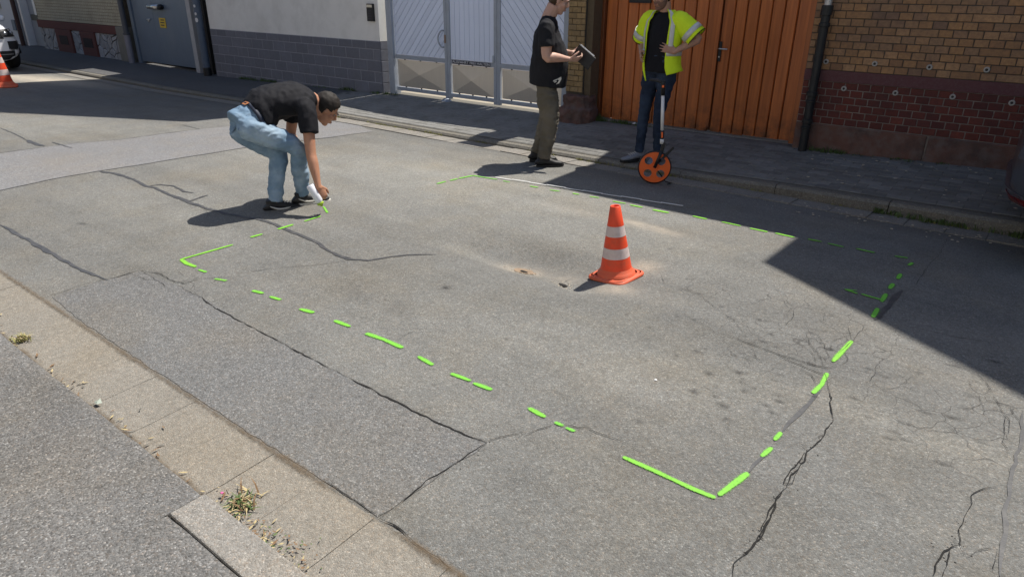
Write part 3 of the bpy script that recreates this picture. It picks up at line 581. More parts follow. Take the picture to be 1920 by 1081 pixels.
def zgut(y): return .012 + .0065 + (.006 if y < .95 else 0)
for x in XS:
    k = noise.noise(Vector((x * 1.6, 2, 0))) + .5 * noise.noise(Vector((x * 5, 7, 0))); wd = .05 + .07 * max(0, k)
    for y, f in ((.868, 1.0), (.885, .9 + .2 * k), (.885 + wd * .6, .45 + .3 * k), (.885 + wd, 0.0)): dirt.v.append((x, y, zroad(x, y) + zgut(min(y, .94)))); fd.append(max(0, f))
dirt.f = [(i * 4 + j, (i + 1) * 4 + j, (i + 1) * 4 + j + 1, i * 4 + j + 1) for i in range(len(XS) - 1) for j in range(3)]; dirt.m = [0] * len(dirt.f)
o = dirt.build("packed_dirt", dm_.m, near_gutter, kind="stuff"); o.data.attributes.new("fade", 'FLOAT', 'POINT').data.foreach_set("value", fd)
dirt = MB(); fd = []
for x in XS:
    k = noise.noise(Vector((x * 2.1, 5, 3))); wd = .02 + .025 * max(0, k)
    for y, f in ((1.222 - wd, 0.0), (1.228, .6 + .5 * k), (1.24, .62 + .5 * k), (1.245 + wd, 0.0)): dirt.v.append((x, y, zroad(x, y) + (.0195 if y < 1.235 else .009))); fd.append(max(0, f))
dirt.f = [(i * 4 + j, (i + 1) * 4 + j, (i + 1) * 4 + j + 1, i * 4 + j + 1) for i in range(len(XS) - 1) for j in range(3)]; dirt.m = [0] * len(dirt.f)
o = dirt.build("packed_dirt", dm_.m, near_gutter, kind="stuff"); o.data.attributes.new("fade", 'FLOAT', 'POINT').data.foreach_set("value", fd)
walk = MB()
wx = frange(-60, -8, 2)[:-1] + frange(-8, -2.12, .1) + [-2.103, -2.1] + frange(-2.06, 2, .1)[:-1] + frange(2, 30, 2)
def wedge(x): return .872 if x < -2.102 else .744
wy = [-8, -4, -2, -1, -.5] + frange(-.3, .66, .12)
vs = []; 
for x in wx:
    col_ = wy + [wedge(x) - .03, wedge(x) + .006 * noise.noise(Vector((x * 6, 0, 0))), wedge(x) + .012]
    for k, y in enumerate(col_): vs.append((x, y, .028 + .006 * noise.noise(Vector((x * 1.2, y * 1.2, 5))) - (.006 if k == len(col_) - 2 else 0) if k < len(col_) - 1 else -.3))
m = len(wy) + 3
fs = [(i * m + j, (i + 1) * m + j, (i + 1) * m + j + 1, i * m + j + 1) for i in range(len(wx) - 1) for j in range(m - 1)]
walk.add(vs, fs); footway = walk.build("near_footway", asph_walk, smooth=False); tag(footway, kind="structure")
near_kerb = empty("near_kerb"); tag(near_kerb, kind="structure")
for a in frange(-2.1, 5.9, 1.0)[:-1]:
    mb = MB(); mb.box(a + .003, a + .997, .747, .88, -.3, .032 + random.uniform(-.003, .003)); mb.build("kerbstone", conc_kerb, near_kerb, bevel=.006)

# ---- far side: gutter slabs, kerb, footway of small concrete pavers, asphalt further up the street
far_gutter = empty("far_gutter"); tag(far_gutter, kind="structure")
a = -10.0
while a < 1.6:
    l = .32 + random.uniform(-.03, .03); y0 = 6.385 + random.uniform(-.006, .006); h = .008 + random.uniform(-.004, .005)
    mb = MB(); z = [zroad(x, y) + h for x, y in ((a, y0), (a + l, y0), (a + l, 6.675), (a, 6.675))]
    P4 = [(a + .004, y0), (a + l - .004, y0), (a + l - .004, 6.672), (a + .004, 6.672)]
    mb.add([(x, y, -.3) for x, y in P4] + [(x, y, q) for (x, y), q in zip(P4, z)], [(4, 5, 6, 7), (0, 1, 5, 4), (1, 2, 6, 5), (2, 3, 7, 6), (3, 0, 4, 7)])
    mb.build("gutter_slab", conc_kerb, far_gutter); a += l
mb = MB()
for a, b in zip(frange(-30, -10, .5), frange(-30, -10, .5)[1:]): mb.add([(x, y, zroad(x, y) + .006) for x, y in ((a, 6.4), (b, 6.4), (b, 6.675), (a, 6.675))], [(0, 1, 2, 3)])
mb.build("gutter_strip", conc_kerb, far_gutter)
far_kerb = empty("far_kerb"); tag(far_kerb, kind="structure")
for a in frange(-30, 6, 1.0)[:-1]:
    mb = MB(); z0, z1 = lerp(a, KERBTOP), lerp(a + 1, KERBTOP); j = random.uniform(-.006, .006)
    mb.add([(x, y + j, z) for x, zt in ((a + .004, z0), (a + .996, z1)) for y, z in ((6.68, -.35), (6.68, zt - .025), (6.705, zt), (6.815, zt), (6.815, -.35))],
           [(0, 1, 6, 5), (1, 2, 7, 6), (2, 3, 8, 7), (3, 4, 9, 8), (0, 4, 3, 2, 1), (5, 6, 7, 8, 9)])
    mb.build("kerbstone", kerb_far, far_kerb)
bed = MB(); XS = frange(-30, 8, .5); YS = [6.8, 7.2, 7.7, 8.15, 8.5]
bed.v = [(x, y, zside(x, min(y, YW)) - (.0045 if x > -10 else 0)) for x in XS for y in YS]; n = len(YS)
bed.f = [(i * n + j, (i + 1) * n + j, (i + 1) * n + j + 1, i * n + j + 1) for i in range(len(XS) - 1) for j in range(n - 1)]
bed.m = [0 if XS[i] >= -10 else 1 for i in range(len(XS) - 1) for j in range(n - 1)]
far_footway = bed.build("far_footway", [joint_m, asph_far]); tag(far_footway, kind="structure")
pv = []
row = 0; y = 6.825
while y < 8.22:
    x = -10 + (.1 if row % 2 else 0)
    while x < 1.5: pv.append((x + .1, y + .05)); x += .203
    row += 1; y += .102
PVM = []
for k in range(5):
    mb = MB(); rr = random.Random(k); a, b, c = .0985, .0485, .003
    top = [(-a + c, -b + c), (a - c, -b + c), (a - c, b - c), (-a + c, b - c)]; low = [(-a, -b), (a, -b), (a, b), (-a, b)]
    mb.add([(x, y, -.03) for x, y in low] + [(x, y, -.003) for x, y in low] + [(x, y, rr.uniform(-.0008, .0008)) for x, y in top],
           [(8, 9, 10, 11)] + [(i, (i + 1) % 4, (i + 1) % 4 + 4, i + 4) for i in range(4)] + [(4 + i, 4 + (i + 1) % 4, 8 + (i + 1) % 4, 8 + i) for i in range(4)])
    o = mb.build("paver", paver_m); PVM.append(o.data); bpy.data.objects.remove(o)
pv = [p for p in pv if p[1] < 8.13 or -9.0 < p[0] < -2.4]
pv.sort(key=lambda p: p[0] ** 2 + p[1] ** 2 + (100 if p[0] > -.12 * 0 + .0 else 0))
rest = MB()
for i, (x, y) in enumerate(pv):
    z = zside(x, min(y, YW)) + random.uniform(-.0015, .0015); r = random.uniform(-.012, .012)
    sl = math.atan2(zside(x, 8.1) - zside(x, 6.7), 1.4)
    if i < 300:
        piece("paver", random.choice(PVM), (x, y, z), far_footway, (sl + random.uniform(-.008, .008), random.uniform(-.008, .008), r))
    else:
        me = PVM[i % 5]; ca, sa = math.cos(r), math.sin(r)
        rest.add([(x + v.co.x * ca - v.co.y * sa, y + v.co.x * sa + v.co.y * ca, z + v.co.z + v.co.y * math.tan(sl)) for v in me.vertices], [tuple(p.vertices) for p in me.polygons])
rest.build("paver", paver_m, far_footway, kind="stuff")
cy = MB(); cy.add([(-30, 8.4, .05), (30, 8.4, .05), (30, 40, .05), (-30, 40, .05)], [(0, 1, 2, 3)])
tag(cy.build("courtyard", soil_m), kind="structure")
# ------------------------------------------------------------------ facades on the far side (wall plane y = 8.15)
def brick_meshes(l, h, d, name, mat, n=4, ch=.004):
    """brick with a chamfered, slightly uneven face looking towards -y"""
    out = []
    for k in range(n):
        rr = random.Random(k + 11); a, b = l / 2, h / 2; mb = MB(); w = lambda s: rr.uniform(-s, s)
        face = [(-a + ch, -b + ch), (a - ch, -b + ch), (a - ch, b - ch), (-a + ch, b - ch)]; edge = [(-a, -b), (a, -b), (a, b), (-a, b)]
        mb.add([(x + w(.002), w(.0015), z + w(.0015)) for x, z in face] + [(x + w(.0015), ch, z + w(.001)) for x, z in edge] + [(x, d, z) for x, z in edge],
               [(0, 1, 2, 3)] + [(i + 4, (i + 1) % 4 + 4, (i + 1) % 4, i) for i in range(4)] + [(i + 8, (i + 1) % 4 + 8, (i + 1) % 4 + 4, i + 4) for i in range(4)])
        o = mb.build(name, mat); out.append(o.data); bpy.data.objects.remove(o)
    return out

# ---- the yellow and red brick house on the right
house = empty("brick_house", (-2.33, 8.15, .09), "old house of yellow over red bricks on sandstone blocks, right of the wooden gate", "house")
w = MB(); w.cur = 0
w.box(-2.33, 7, 8.1535, 14, -.35, .83); w.build("wall", mortar_light, house)
w = MB(); w.box(-2.33, 7, 8.1565, 14, .83, 1.69); w.build("wall", mortar_dark, house)
t = NT("upper_brickwork").set(.8)
bt = t.n.new("ShaderNodeTexBrick"); bt.inputs["Scale"].default_value = 1; bt.inputs["Brick Width"].default_value = .125; bt.inputs["Row Height"].default_value = .0735; bt.inputs["Mortar Size"].default_value = .005
sp = t.n.new("ShaderNodeSeparateXYZ"); cm = t.n.new("ShaderNodeCombineXYZ"); t.L(t.pos, sp.inputs[0]); t.L(sp.outputs[0], cm.inputs[0]); t.L(sp.outputs[2], cm.inputs[1]); t.L(cm.outputs[0], bt.inputs["Vector"])
bt.inputs["Color1"].default_value = (.28, .17, .075, 1); bt.inputs["Color2"].default_value = (.2, .125, .06, 1); bt.inputs["Mortar"].default_value = (.09, .075, .06, 1)
t.base(bt.outputs["Color"]); t.bump(bt.outputs["Fac"], -.4, .005); upper_brick = t.m
w = MB(); w.box(-2.33, 7, 8.15, 14, 1.69, 4.75)
w.prism([(-.3, 4.6), (-.25, 6.55), (2.2, 9.0), (4.65, 6.55), (4.7, 4.6)], 'y', 8.15, 12.4); w.build("upper_wall", upper_brick, house)
w = MB()
w.prism([(7.85, 4.72), (7.85, 4.9), (13.0, 8.1), (18.2, 4.9), (18.2, 4.72), (13, 7.9)], 'x', -3.09, 8)
w.prism([(-.5, 4.85), (-.21, 6.56), (2.2, 9.02), (4.6, 6.56), (4.9, 4.85), (4.9, 4.6), (-.5, 4.6)], 'y', 7.85, 8.12)
w.prism([(-.4, 6.4), (2.2, 9.08), (4.8, 6.4), (4.7, 6.3), (2.2, 8.85), (-.3, 6.3)], 'y', 7.85, 13)
w.build("roof", tile_roof, house)
for x0, x1 in ((-2.33, -1.022), (-1.005, .35), (.36, 1.8), (1.81, 3.4), (3.41, 5.2), (5.21, 7)):
    mb = MB(); mb.box(x0, x1, 8.128 if x0 > -1.1 else 8.135, 8.3, -.3, .379); mb.build("sandstone_block", sandstone, house, bevel=.012)
mb = MB(); mb.box(-2.331, 7, 8.142, 8.3, .832, .944); mb.build("render_band", render_band, house, bevel=.004)
rb_, yb = brick_meshes(.1145, .0655, .05, "brick", red_brick), brick_meshes(.116, .0655, .05, "brick", yellow_brick)
yb2 = brick_meshes(.243, .066, .05, "brick", yellow_brick)
wr = random.Random(5); farb = {0: MB(), 1: MB()}; nb = 0
def lay(mesh, x, y, z, k, near, parent):
    r = (wr.uniform(-.012, .012), wr.uniform(-.006, .006), wr.uniform(-.01, .01)); dy = wr.uniform(-.002, .002)
    if near: piece("brick", mesh, (x, y + dy, z), parent, r)
    else: farb[k].add([(x + v.co.x, y + dy + v.co.y, z + v.co.z) for v in mesh.vertices], [tuple(p.vertices) for p in mesh.polygons])
for c in range(6):
    z = .383 + .0745 * (c + .5); x = -2.33 + (.0625 if c % 2 else 0)
    if c % 2: piece('brick', rb_[0], (-2.301, 8.147, z), house, None, (.46, 1, 1))
    while x < 3: lay(random.choice(rb_), x + .0625, 8.147, z, 0, x < -.2, house); x += .125
for c in range(10):
    z = .946 + .0738 * (c + .5); x = -2.33 + (.0625 if c % 2 else 0)
    while x < 3:
        near = x < -.25 - .035 * c
        if c % 2 and x < -2.26: piece('brick', yb[1], (-2.301, 8.149, z), house, None, (.46, 1, 1))
        if wr.random() < (.16 if c % 2 else .07): lay(random.choice(yb2), x + .125, 8.149, z, 1, near, house); x += .25
        else: lay(random.choice(yb), x + .0625, 8.149, z, 1, near, house); x += .125
farb[0].build("brick", red_brick, house, kind="stuff"); farb[1].build("brick", yellow_brick, house, kind="stuff")
# injection ports drilled along two lines
port_m = M("port_grey", (.42, .4, .36), .7)
for x, z in [(-2.13, 1.03), (-1.65, 1.04), (-1.15, 1.04), (-.67, 1.05), (-.2, 1.05), (-1.9, .77), (-1.4, .77), (-.89, .78), (-.4, .77)]:
    mb = MB(); mb.lathe((x, 8.15, z), [(.012, 0), (.013, .012), (.024, .012), (.027, .008), (.028, -.02)], 16, (0, -1, 0)); p = mb.build("port_ring", port_m, house, smooth=True)
    mb = MB(); mb.lathe((x, 8.146, z), [(.0, .004), (.0125, .004)], 12, (0, -1, 0)); mb.build("port_hole", black_plastic, p)
# rain pipe
def pipe(parent, x, y, z0, z1, r, mat, joints, foot=None, top=None):
    mb = MB(); mb.lathe((x, y, 0), [(r, z0), (r, z1)], 20)
    o = mb.build("rain_pipe", mat, parent, smooth=True)
    for z, h, rr_ in joints:
        mb = MB(); mb.lathe((x, y, z), [(r, -h / 2), (rr_, -h / 2 + .006), (rr_, h / 2 - .006), (r, h / 2)], 20); mb.build("pipe_collar", mat, o, smooth=False)
    if foot:
        mb = MB(); mb.lathe((x, y, 0), [(r * 1.12, foot[0]), (r * 1.12, foot[1]), (r, foot[1] + .01)], 20); mb.build("pipe_foot", foot[2], o)
    if top:
        mb = MB(); mb.lathe((x, y, 0), [(r * .82, z1 - .02), (r * .82, top)], 20); mb.build("upper_pipe", pipe_zinc, o, smooth=True)
    return o
p = pipe(house, -2.19, 8.06, .05, 1.57, .046, pipe_black, [(1.54, .1, .058), (1.40, .045, .055), (.70, .05, .058), (.62, .03, .054), (.41, .05, .056), (.34, .03, .054)], top=4.7)
mb = MB(); mb.box(-2.21, -2.17, 8.08, 8.16, 1.33, 1.36); mb.box(-2.21, -2.17, 8.08, 8.16, .66, .69); mb.build("pipe_bracket", pipe_black, p)

# ---- wooden double gate
wg = empty("wooden_gate", (-3.7, 8.4, .08), "tall orange stained wooden double gate of vertical boards behind the man in the yellow vest", "gate")
zt = 2.42
mb = MB(); mb.box(-5.16, -5.03, 8.34, 8.46, .05, zt); mb.build("gate_post", gate_wood_dark, wg, bevel=.006)
mb = MB(); mb.box(-2.44, -2.335, 8.34, 8.46, .05, zt); mb.build("gate_post", gate_wood, wg, bevel=.006)
mb = MB(); mb.box(-5.16, -2.335, 8.33, 8.5, zt, 2.56); mb.build("lintel", gate_wood_dark, wg, bevel=.006)
def planks(x0, x1, n, sill):
    e = frange(x0, x1, (x1 - x0) / n)
    for i, (a, b) in enumerate(zip(e, e[1:])):
        k = .0045; zb = sill + random.uniform(-.006, .006); d = random.uniform(-.004, .004)
        mb = MB(); mb.prism([(a + k, 8.425), (a + k, 8.41 + d), (a + k + .007, 8.398 + d), (b - k - .007, 8.398 + d), (b - k, 8.41 + d), (b - k, 8.425)], 'z', zb, zt - .005)
        mb.build("plank", gate_wood, wg)
planks(-5.03, -3.475, 10, .093); planks(-3.445, -2.44, 7, .098)
mb = MB(); mb.box(-5.03, -2.44, 8.427, 8.46, .10, zt); mb.build("backing_boards", gate_wood_dark, wg)
mb = MB(); mb.box(-3.50, -3.452, 8.375, 8.397, .14, zt - .01); mb.build("cover_strip", gate_wood, wg, bevel=.004)
hp = MB(); hp.box(-3.445, -3.405, 8.386, 8.397, .93, 1.16); hp = hp.build("handle_plate", black_plastic, wg, bevel=.006)
mb = MB(); mb.tube([(-3.425, 8.386, 1.08), (-3.425, 8.345, 1.08), (-3.40, 8.335, 1.08), (-3.315, 8.335, 1.08)], .009, (0, 0, 1), 8); mb.build("door_handle", chrome, hp, smooth=True)
mb = MB(); mb.lathe((-3.425, 8.387, .985), [(0, .006), (.009, .006), (.009, 0)], 12, (0, -1, 0)); mb.build("keyhole", chrome, hp)
mb = MB(); mb.box(-4.70, -4.39, 8.365, 8.397, 1.565, 1.68); mb.build("mail_slot", black_plastic, wg, bevel=.005)
mb = MB(); mb.box(-5.05, -2.36, 8.33, 8.56, -.1, .085); mb.build("threshold", conc_kerb, wg, bevel=.01)

# ---- brick pillar between the two gates
pl = empty("brick_pillar", (-5.25, 8.1, .06), "yellow brick gate pillar with a rough red guard stone at its foot", "pillar")
mb = MB(); mb.box(-5.435, -5.17, 8.112, 8.5, -.2, 3.02); mb.build("core", mortar_dark, pl)
mb = MB(); mb.box(-5.168, -5.07, 8.14, 8.5, -.2, 3.02); mb.build("reveal", M("shaded_brick", (.12, .09, .055), .9, var=.3, scale=20, bump=.4), pl)  # reveal brick coloured darker to carry the shade of the recess
mb = MB(); mb.box(-5.49, -5.02, 8.04, 8.56, 3.02, 3.1); mb.build("cap", sandstone, pl, bevel=.01)
pbf, pbh = brick_meshes(.128, .064, .05, "brick", pillar_brick), brick_meshes(.06, .064, .05, "brick", pillar_brick)
for c in range(36):
    z = .435 + .0715 * (c + .5)
    if c % 2: lst = [(-5.368, pbf), (-5.236, pbf)]
    else: lst = [(-5.403, pbh), (-5.304, pbf), (-5.203, pbh)]
    for x, ms in lst: piece("brick", random.choice(ms), (x, 8.097 + random.uniform(-.003, .003), z), pl, (0, random.uniform(-.01, .01), random.uniform(-.015, .015)))
mb = MB(); mb.prism([(-5.47, 7.96), (-5.30, 7.93), (-5.08, 7.95), (-5.0, 8.06), (-5.02, 8.3), (-5.46, 8.3)], "z", -.1, .24); mb.prism([(-5.42, 8.0), (-5.2, 7.97), (-5.06, 8.02), (-5.05, 8.3), (-5.43, 8.3)], "z", .2, .40)
mb.build("guard_stone", sandstone, pl, smooth=True, fuse=.02, relax=4, wrinkle=(.022, (8, 8, 8)))

# ---- white metal gate
mg = empty("metal_gate", (-7.3, 8.3, .08), "pale grey metal yard gate with white slats, pyramid pressed sheets and a lettered rail", "gate")
def top_at(x): return 2.42 - .085 * ((x + 7.2) / 1.0) ** 2
gy0, gy1 = 8.275, 8.325
def post(a, b, z0=.09, y0=gy0, y1=gy1):
    mb = MB(); mb.box(a, b, y0, y1, z0, top_at((a + b) / 2) + .02); return mb.build("gate_post", gate_paint, mg, bevel=.004)
post(-9.14, -9.01, .02, 8.24, 8.37); post(-5.60, -5.47, .02, 8.24, 8.37)
for a, b in ((-7.868, -7.815), (-7.81, -7.75), (-6.865, -6.808), (-6.803, -6.74)): post(a, b)
BAYS = [(-9.0, -7.868, 1), (-7.75, -6.865, 0), (-6.74, -5.61, -1)]
def clip(poly, f):
    out = []
    for (p, q) in zip(poly, poly[1:] + poly[:1]):
        a, b = f(p), f(q)
        if a >= 0: out.append(p)
        if a * b < 0: t = a / (a - b); out.append((p[0] + (q[0] - p[0]) * t, p[1] + (q[1] - p[1]) * t))
    return out
for x0, x1, d in BAYS:
    for z0, z1, nm in ((.122, .178, "bottom_rail"), (.632, .695, "middle_rail")):
        mb = MB(); mb.box(x0, x1, gy0 + .003, gy1 - .003, z0, z1); mb.build(nm, gate_paint, mg, bevel=.003)
    mb = MB(); n = 8; zt_ = [top_at(x0 + (x1 - x0) * i / n) for i in range(n + 1)]
    mb.prism([(x0 + (x1 - x0) * i / n, zt_[i]) for i in range(n + 1)] + [(x0 + (x1 - x0) * i / n, zt_[i] - .06) for i in range(n, -1, -1)], 'y', gy0 + .003, gy1 - .003); mb.build("top_rail", gate_paint, mg)
    # slats
    p = .094 if d else .0985; zl = .70
    if d == 0:
        e = frange(x0, x1, .098)
        for a, b in zip(e, e[1:]):
            mb = MB(); mb.prism([(a + .003, zl), (b - .003, zl), (b - .003, top_at(b) - .055), (a + .003, top_at(a) - .055)], 'y', 8.292, 8.31); mb.build("slat", slat_paint, mg, bevel=.003)
    else:
        sl = 1.13 * d       # slope of the slats
        lo = min(zl - sl * x0, zl - sl * x1, 2.4 - sl * x0, 2.4 - sl * x1); hi = max(zl - sl * x0, zl - sl * x1, 2.4 - sl * x0, 2.4 - sl * x1)
        st_ = .125 * abs(sl); k = lo
        while k < hi:
            poly = [(x0, sl * x0 + k + .006), (x1, sl * x1 + k + .006), (x1, sl * x1 + k + st_ - .006), (x0, sl * x0 + k + st_ - .006)]
            for f in (lambda q: q[1] - zl, lambda q: 2.24 + (.13 if d else 0) * 0 - q[1] + (top_at(q[0]) - 2.3)): poly = clip(poly, f) if len(poly) > 2 else poly
            if len(poly) > 2:
                mb = MB(); mb.prism(poly, 'y', 8.292, 8.31); mb.build("slat", slat_paint, mg)
            k += st_
    mb = MB(); mb.add([(x0, 8.314, .70), (x1, 8.314, .70), (x1, 8.314, top_at(x1) - .03), ((x0 + x1) / 2, 8.314, top_at((x0 + x1) / 2) - .03), (x0, 8.314, top_at(x0) - .03)], [(0, 1, 2, 3, 4)]); mb.build("slat_backing", M("slat_gap", (.2, .2, .25), .7), mg, thick=.004)
    # pressed sheet with a flat pyramid, hung on small clips
    a, b, z0, z1 = x0 + .025, x1 - .02, .192, .618; c = ((a + b) / 2, 8.262, (z0 + z1) / 2)
    vs = [(a, 8.30, z0), (b, 8.30, z0), (b, 8.30, z1), (a, 8.30, z1), c, (a, 8.305, z0), (b, 8.305, z0), (b, 8.305, z1), (a, 8.305, z1)]
    mb = MB(); mb.add(vs, [(0, 1, 4), (1, 2, 4), (2, 3, 4), (3, 0, 4), (5, 8, 7, 6), (0, 5, 6, 1), (1, 6, 7, 2), (2, 7, 8, 3), (3, 8, 5, 0)]); sh = mb.build("pressed_sheet", sheet_metal, mg)
    for i in range(3):
        x = a + (b - a) * (i + .5) / 3
        for z in (.176, .616): mb = MB(); mb.box(x - .012, x + .012, 8.292, 8.302, z, z + .02); mb.build("clip", black_plastic, sh)
mb = MB(); mb.tube([(-7.875, 8.272, .87), (-7.885, 8.235, .87), (-7.93, 8.225, .92), (-7.95, 8.222, .99), (-7.93, 8.225, 1.06), (-7.885, 8.235, 1.11), (-7.875, 8.272, 1.11)], .012, (0, 1, 0), 8, smooth=3); mb.build("pull_handle", gate_paint, mg, smooth=True)
mb = MB(); mb.box(-7.862, -7.83, 8.268, 8.275, .93, 1.05); mb.build("lock_plate", M("worn_lock", (.25, .16, .1), .6), mg)
mb = MB(); mb.box(-6.88, -6.845, 8.262, 8.275, .70, .80); mb.build("hinge", gate_paint, mg, bevel=.004)
mb = MB(); mb.box(-7.705, -6.93, 8.272, 8.277, .636, .69); plate = mb.build("sign_plate", dark_plate, mg)
cu = bpy.data.curves.new("lettering", 'FONT'); cu.body = "AUSFAHRT FREI HALTEN"; cu.size = .062; cu.align_x = 'CENTER'; cu.align_y = 'CENTER'; cu.extrude = .001; cu.space_character = 1.02
tmp = bpy.data.objects.new("lettering", cu); COL.objects.link(tmp); bpy.context.view_layer.update()
sx = .755 / max(.1, tmp.dimensions.x); me = bpy.data.meshes.new_from_object(tmp.evaluated_get(bpy.context.evaluated_depsgraph_get())); bpy.data.objects.remove(tmp)
me.materials.clear(); me.materials.append(sign_white); me.name = "lettering"
o = bpy.data.objects.new("lettering", me); COL.objects.link(o); o.parent = plate; o.rotation_euler = (R(90), 0, 0); o.scale = (sx, .88, 1)
o.location = Vector((-7.3175, 8.2705, .663)) - origin_of(mg)
gs = MB(); gs.lathe((-7.80, 8.22, .045), [(.085, 0), (.082, .02), (.06, .045), (.03, .06), (0, .064)], 20)
tag(gs.build("gate_stop", M("gate_stop_metal", (.3, .33, .38), .4, metal=.5), smooth=True, loc=(-7.8, 8.22, .045)), "small grey metal dome on the paving under the post of the white slatted gate", "gate stop")

# ---- rendered house with split-block base
gh = empty("rendered_house", (-9.22, 8.15, .06), "cream rendered house with a low base of grey blocks left of the white metal gate", "house")
mb = MB(); mb.box(-14.5, -9.222, 8.158, 8.7, .893, 6.0); mb.box(-15.7, -9.224, 8.7, 18, .9, 6.0); mb.box(-15.7, -9.224, 8.35, 8.7, 2.5, 6.0)
mb.prism([(-15.7, 6), (-9.224, 6), (-12.2, 8.9)], 'y', 8.35, 18); mb.build("wall", grey_render, gh)
mb = MB(); mb.box(-14.5, -9.238, 8.1535, 8.7, -.3, .893); mb.box(-15.7, -9.24, 8.7, 18, -.3, .9); mb.build("base_wall", block_joint, gh)
mb = MB(); mb.prism([(-8.62, 6.12), (-12.0, 9.45), (-15.72, 5.75), (-15.72, 5.5), (-12, 9.2), (-8.62, 5.9)], 'y', 7.95, 18.4); mb.prism([(-15.7, 5.8), (-8.66, 5.9), (-12.0, 9.25)], 'y', 8.0, 8.34); mb.build("roof", tile_roof, gh)
blk = {}
def block(l, h):
    k = (round(l, 3), round(h, 3))
    if k not in blk: blk[k] = brick_meshes(l - .011, h - .011, .05, "wall_block", split_block, 3, .003)
    return random.choice(blk[k])
z = .89
for r, h in enumerate((.13, .18, .18, .18, .18, .18)):
    zb = z - h; x = -9.222; first = True
    while x > -14.49:
        l = .18 if (first and r % 2) else .36
        l = min(l, x + 14.5)
        if l > .05: piece("wall_block", block(l, h), (x - l / 2, 8.15 + random.uniform(-.002, .002), zb + h / 2), gh)
        x -= l; first = False
    # return of the wall towards the gate
    piece("wall_block", block(.18, h), (-9.222, 8.25, zb + h / 2), gh, (0, 0, R(90)))
    z = zb
ic = MB(); ic.box(-9.465, -9.305, 8.118, 8.157, 1.2, 1.47); ic = ic.build("intercom", black_plastic, gh, bevel=.008)
mb = MB(); mb.box(-9.45, -9.32, 8.112, 8.119, 1.415, 1.455); mb.build("intercom_cap", chrome, ic)
mb = MB()
for k in range(4): mb.box(-9.43, -9.34, 8.114, 8.119, 1.23 + k * .04, 1.25 + k * .04)
mb.build("intercom_button", dark_plate, ic)
pm = pipe(gh, -14.70, 8.06, -.06, 5.6, .075, pipe_grey, [(1.2, .05, .083)], foot=(-.07, .1, black_plastic))
mb = MB()
for z_, s_ in ((1.33, .03), (1.06, .045), (1.18, .03)): mb.lathe((-14.66, 7.985, z_), [(0, .004), (s_, .004), (s_, 0)], 10, (.2, -1, 0))
mb.build("sticker", white_paint, pm)

# ---- blue-grey steel gate
bgate = empty("steel_gate", (-16.6, 8.2, -.04), "blue grey sheet steel double gate with a paper tube and a yellow notice", "gate")
mb = MB(); mb.box(-17.88, -16.955, 8.2, 8.24, .03, 2.05); mb.build("gate_leaf", blue_steel, bgate, bevel=.006)
mb = MB(); mb.box(-16.945, -15.36, 8.195, 8.24, .03, 2.05); mb.build("gate_leaf", blue_steel, bgate, bevel=.006)
mb = MB(); mb.box(-15.33, -15.17, 8.15, 8.3, -.2, 2.1); mb.build("gate_post", M("pale_post", (.42, .42, .43), .7), bgate, bevel=.006)
mb = MB(); mb.box(-18.02, -17.9, 8.16, 8.3, -.2, 2.1); mb.build("gate_post", blue_steel, bgate, bevel=.006)
mb = MB(); mb.box(-15.165, -14.8, 8.25, 8.36, -.2, 2.4); mb.build("dark_infill", M("dark_gap", (.03, .028, .028), .9), bgate)  # near-black box filling the gap beside the post
tb_ = MB(); tb_.tube([(-16.93, 8.13, 1.27), (-16.45, 8.13, 1.27)], .055, (0, 0, 1), 18); tb_ = tb_.build("paper_tube", chrome, bgate, smooth=True)
mb = MB(); mb.tube([(-16.449, 8.13, 1.27), (-16.36, 8.13, 1.27)], .058, (0, 0, 1), 18); mb.build("tube_cap", black_plastic, tb_, smooth=True)
yn = MB(); yn.box(-16.68, -16.40, 8.186, 8.194, .83, 1.04); yn = yn.build("notice", M("yellow_notice", (.62, .42, .03), .5, var=.05), bgate)
mb = MB()
for z_ in (.985, .93, .875): mb.box(-16.63 + .03 * (z_ > .95), -16.45 - .02 * (z_ < .9), 8.183, 8.187, z_, z_ + .022)
mb.build("notice_line", black_plastic, yn)
mb = MB(); mb.tube([(-17.2, 8.2, .99), (-17.2, 8.16, .99), (-17.04, 8.16, 1.0)], .012, (0, 0, 1), 8); mb.lathe((-17.2, 8.2, .96), [(0, .012), (.028, .012), (.028, 0)], 12, (0, -1, 0)); mb.build("door_handle", chrome, bgate, smooth=True)

# ---- old cream brick house with stone-clad base
ch_ = empty("cream_brick_house", (-18.3, 8.15, -.02), "old cream brick house with red band and crazy stone cladding by the steel gate", "house")
mb = MB(); mb.box(-23.7, -18.28, 8.165, 14, .785, 1.75); mb.box(-18.28, -17.75, 8.3, 14, .0, 4.5); mb.build("wall", M("cream_joint", (.13, .11, .08), .95, var=.2), ch_)
mb = MB(); mb.box(-23.7, -18.3, 8.15, 14, 1.75, 4.5); mb.build("upper_wall", M("cream_upper", (.42, .37, .25), .9, var=.15), ch_)
mb = MB(); mb.prism([(7.9, 4.45), (7.9, 4.65), (12, 7.6), (16, 4.65), (16, 4.45)], 'x', -24, -17.65); mb.build("roof", tile_roof, ch_)
mb = MB(); mb.box(-23.72, -18.8, 8.12, 8.5, .59, .785); mb.build("stone_band", red_trim, ch_, bevel=.01)
mb = MB(); mb.box(-23.7, -18.3, 8.185, 14, -.3, .6); mb.build("base_wall", M("dark_grout", (.1, .095, .09), .95), ch_)
mb = MB(); mb.box(-18.8, -18.27, 8.10, 8.3, -.25, .785); mb.build("corner_pier", M("mossy_render", (.2, .19, .165), .95, var=.3, scale=8, bump=.4), ch_, bevel=.02)
CBM = brick_meshes(.118, .0665, .04, "brick", cream_brick, 2)
far = MB()
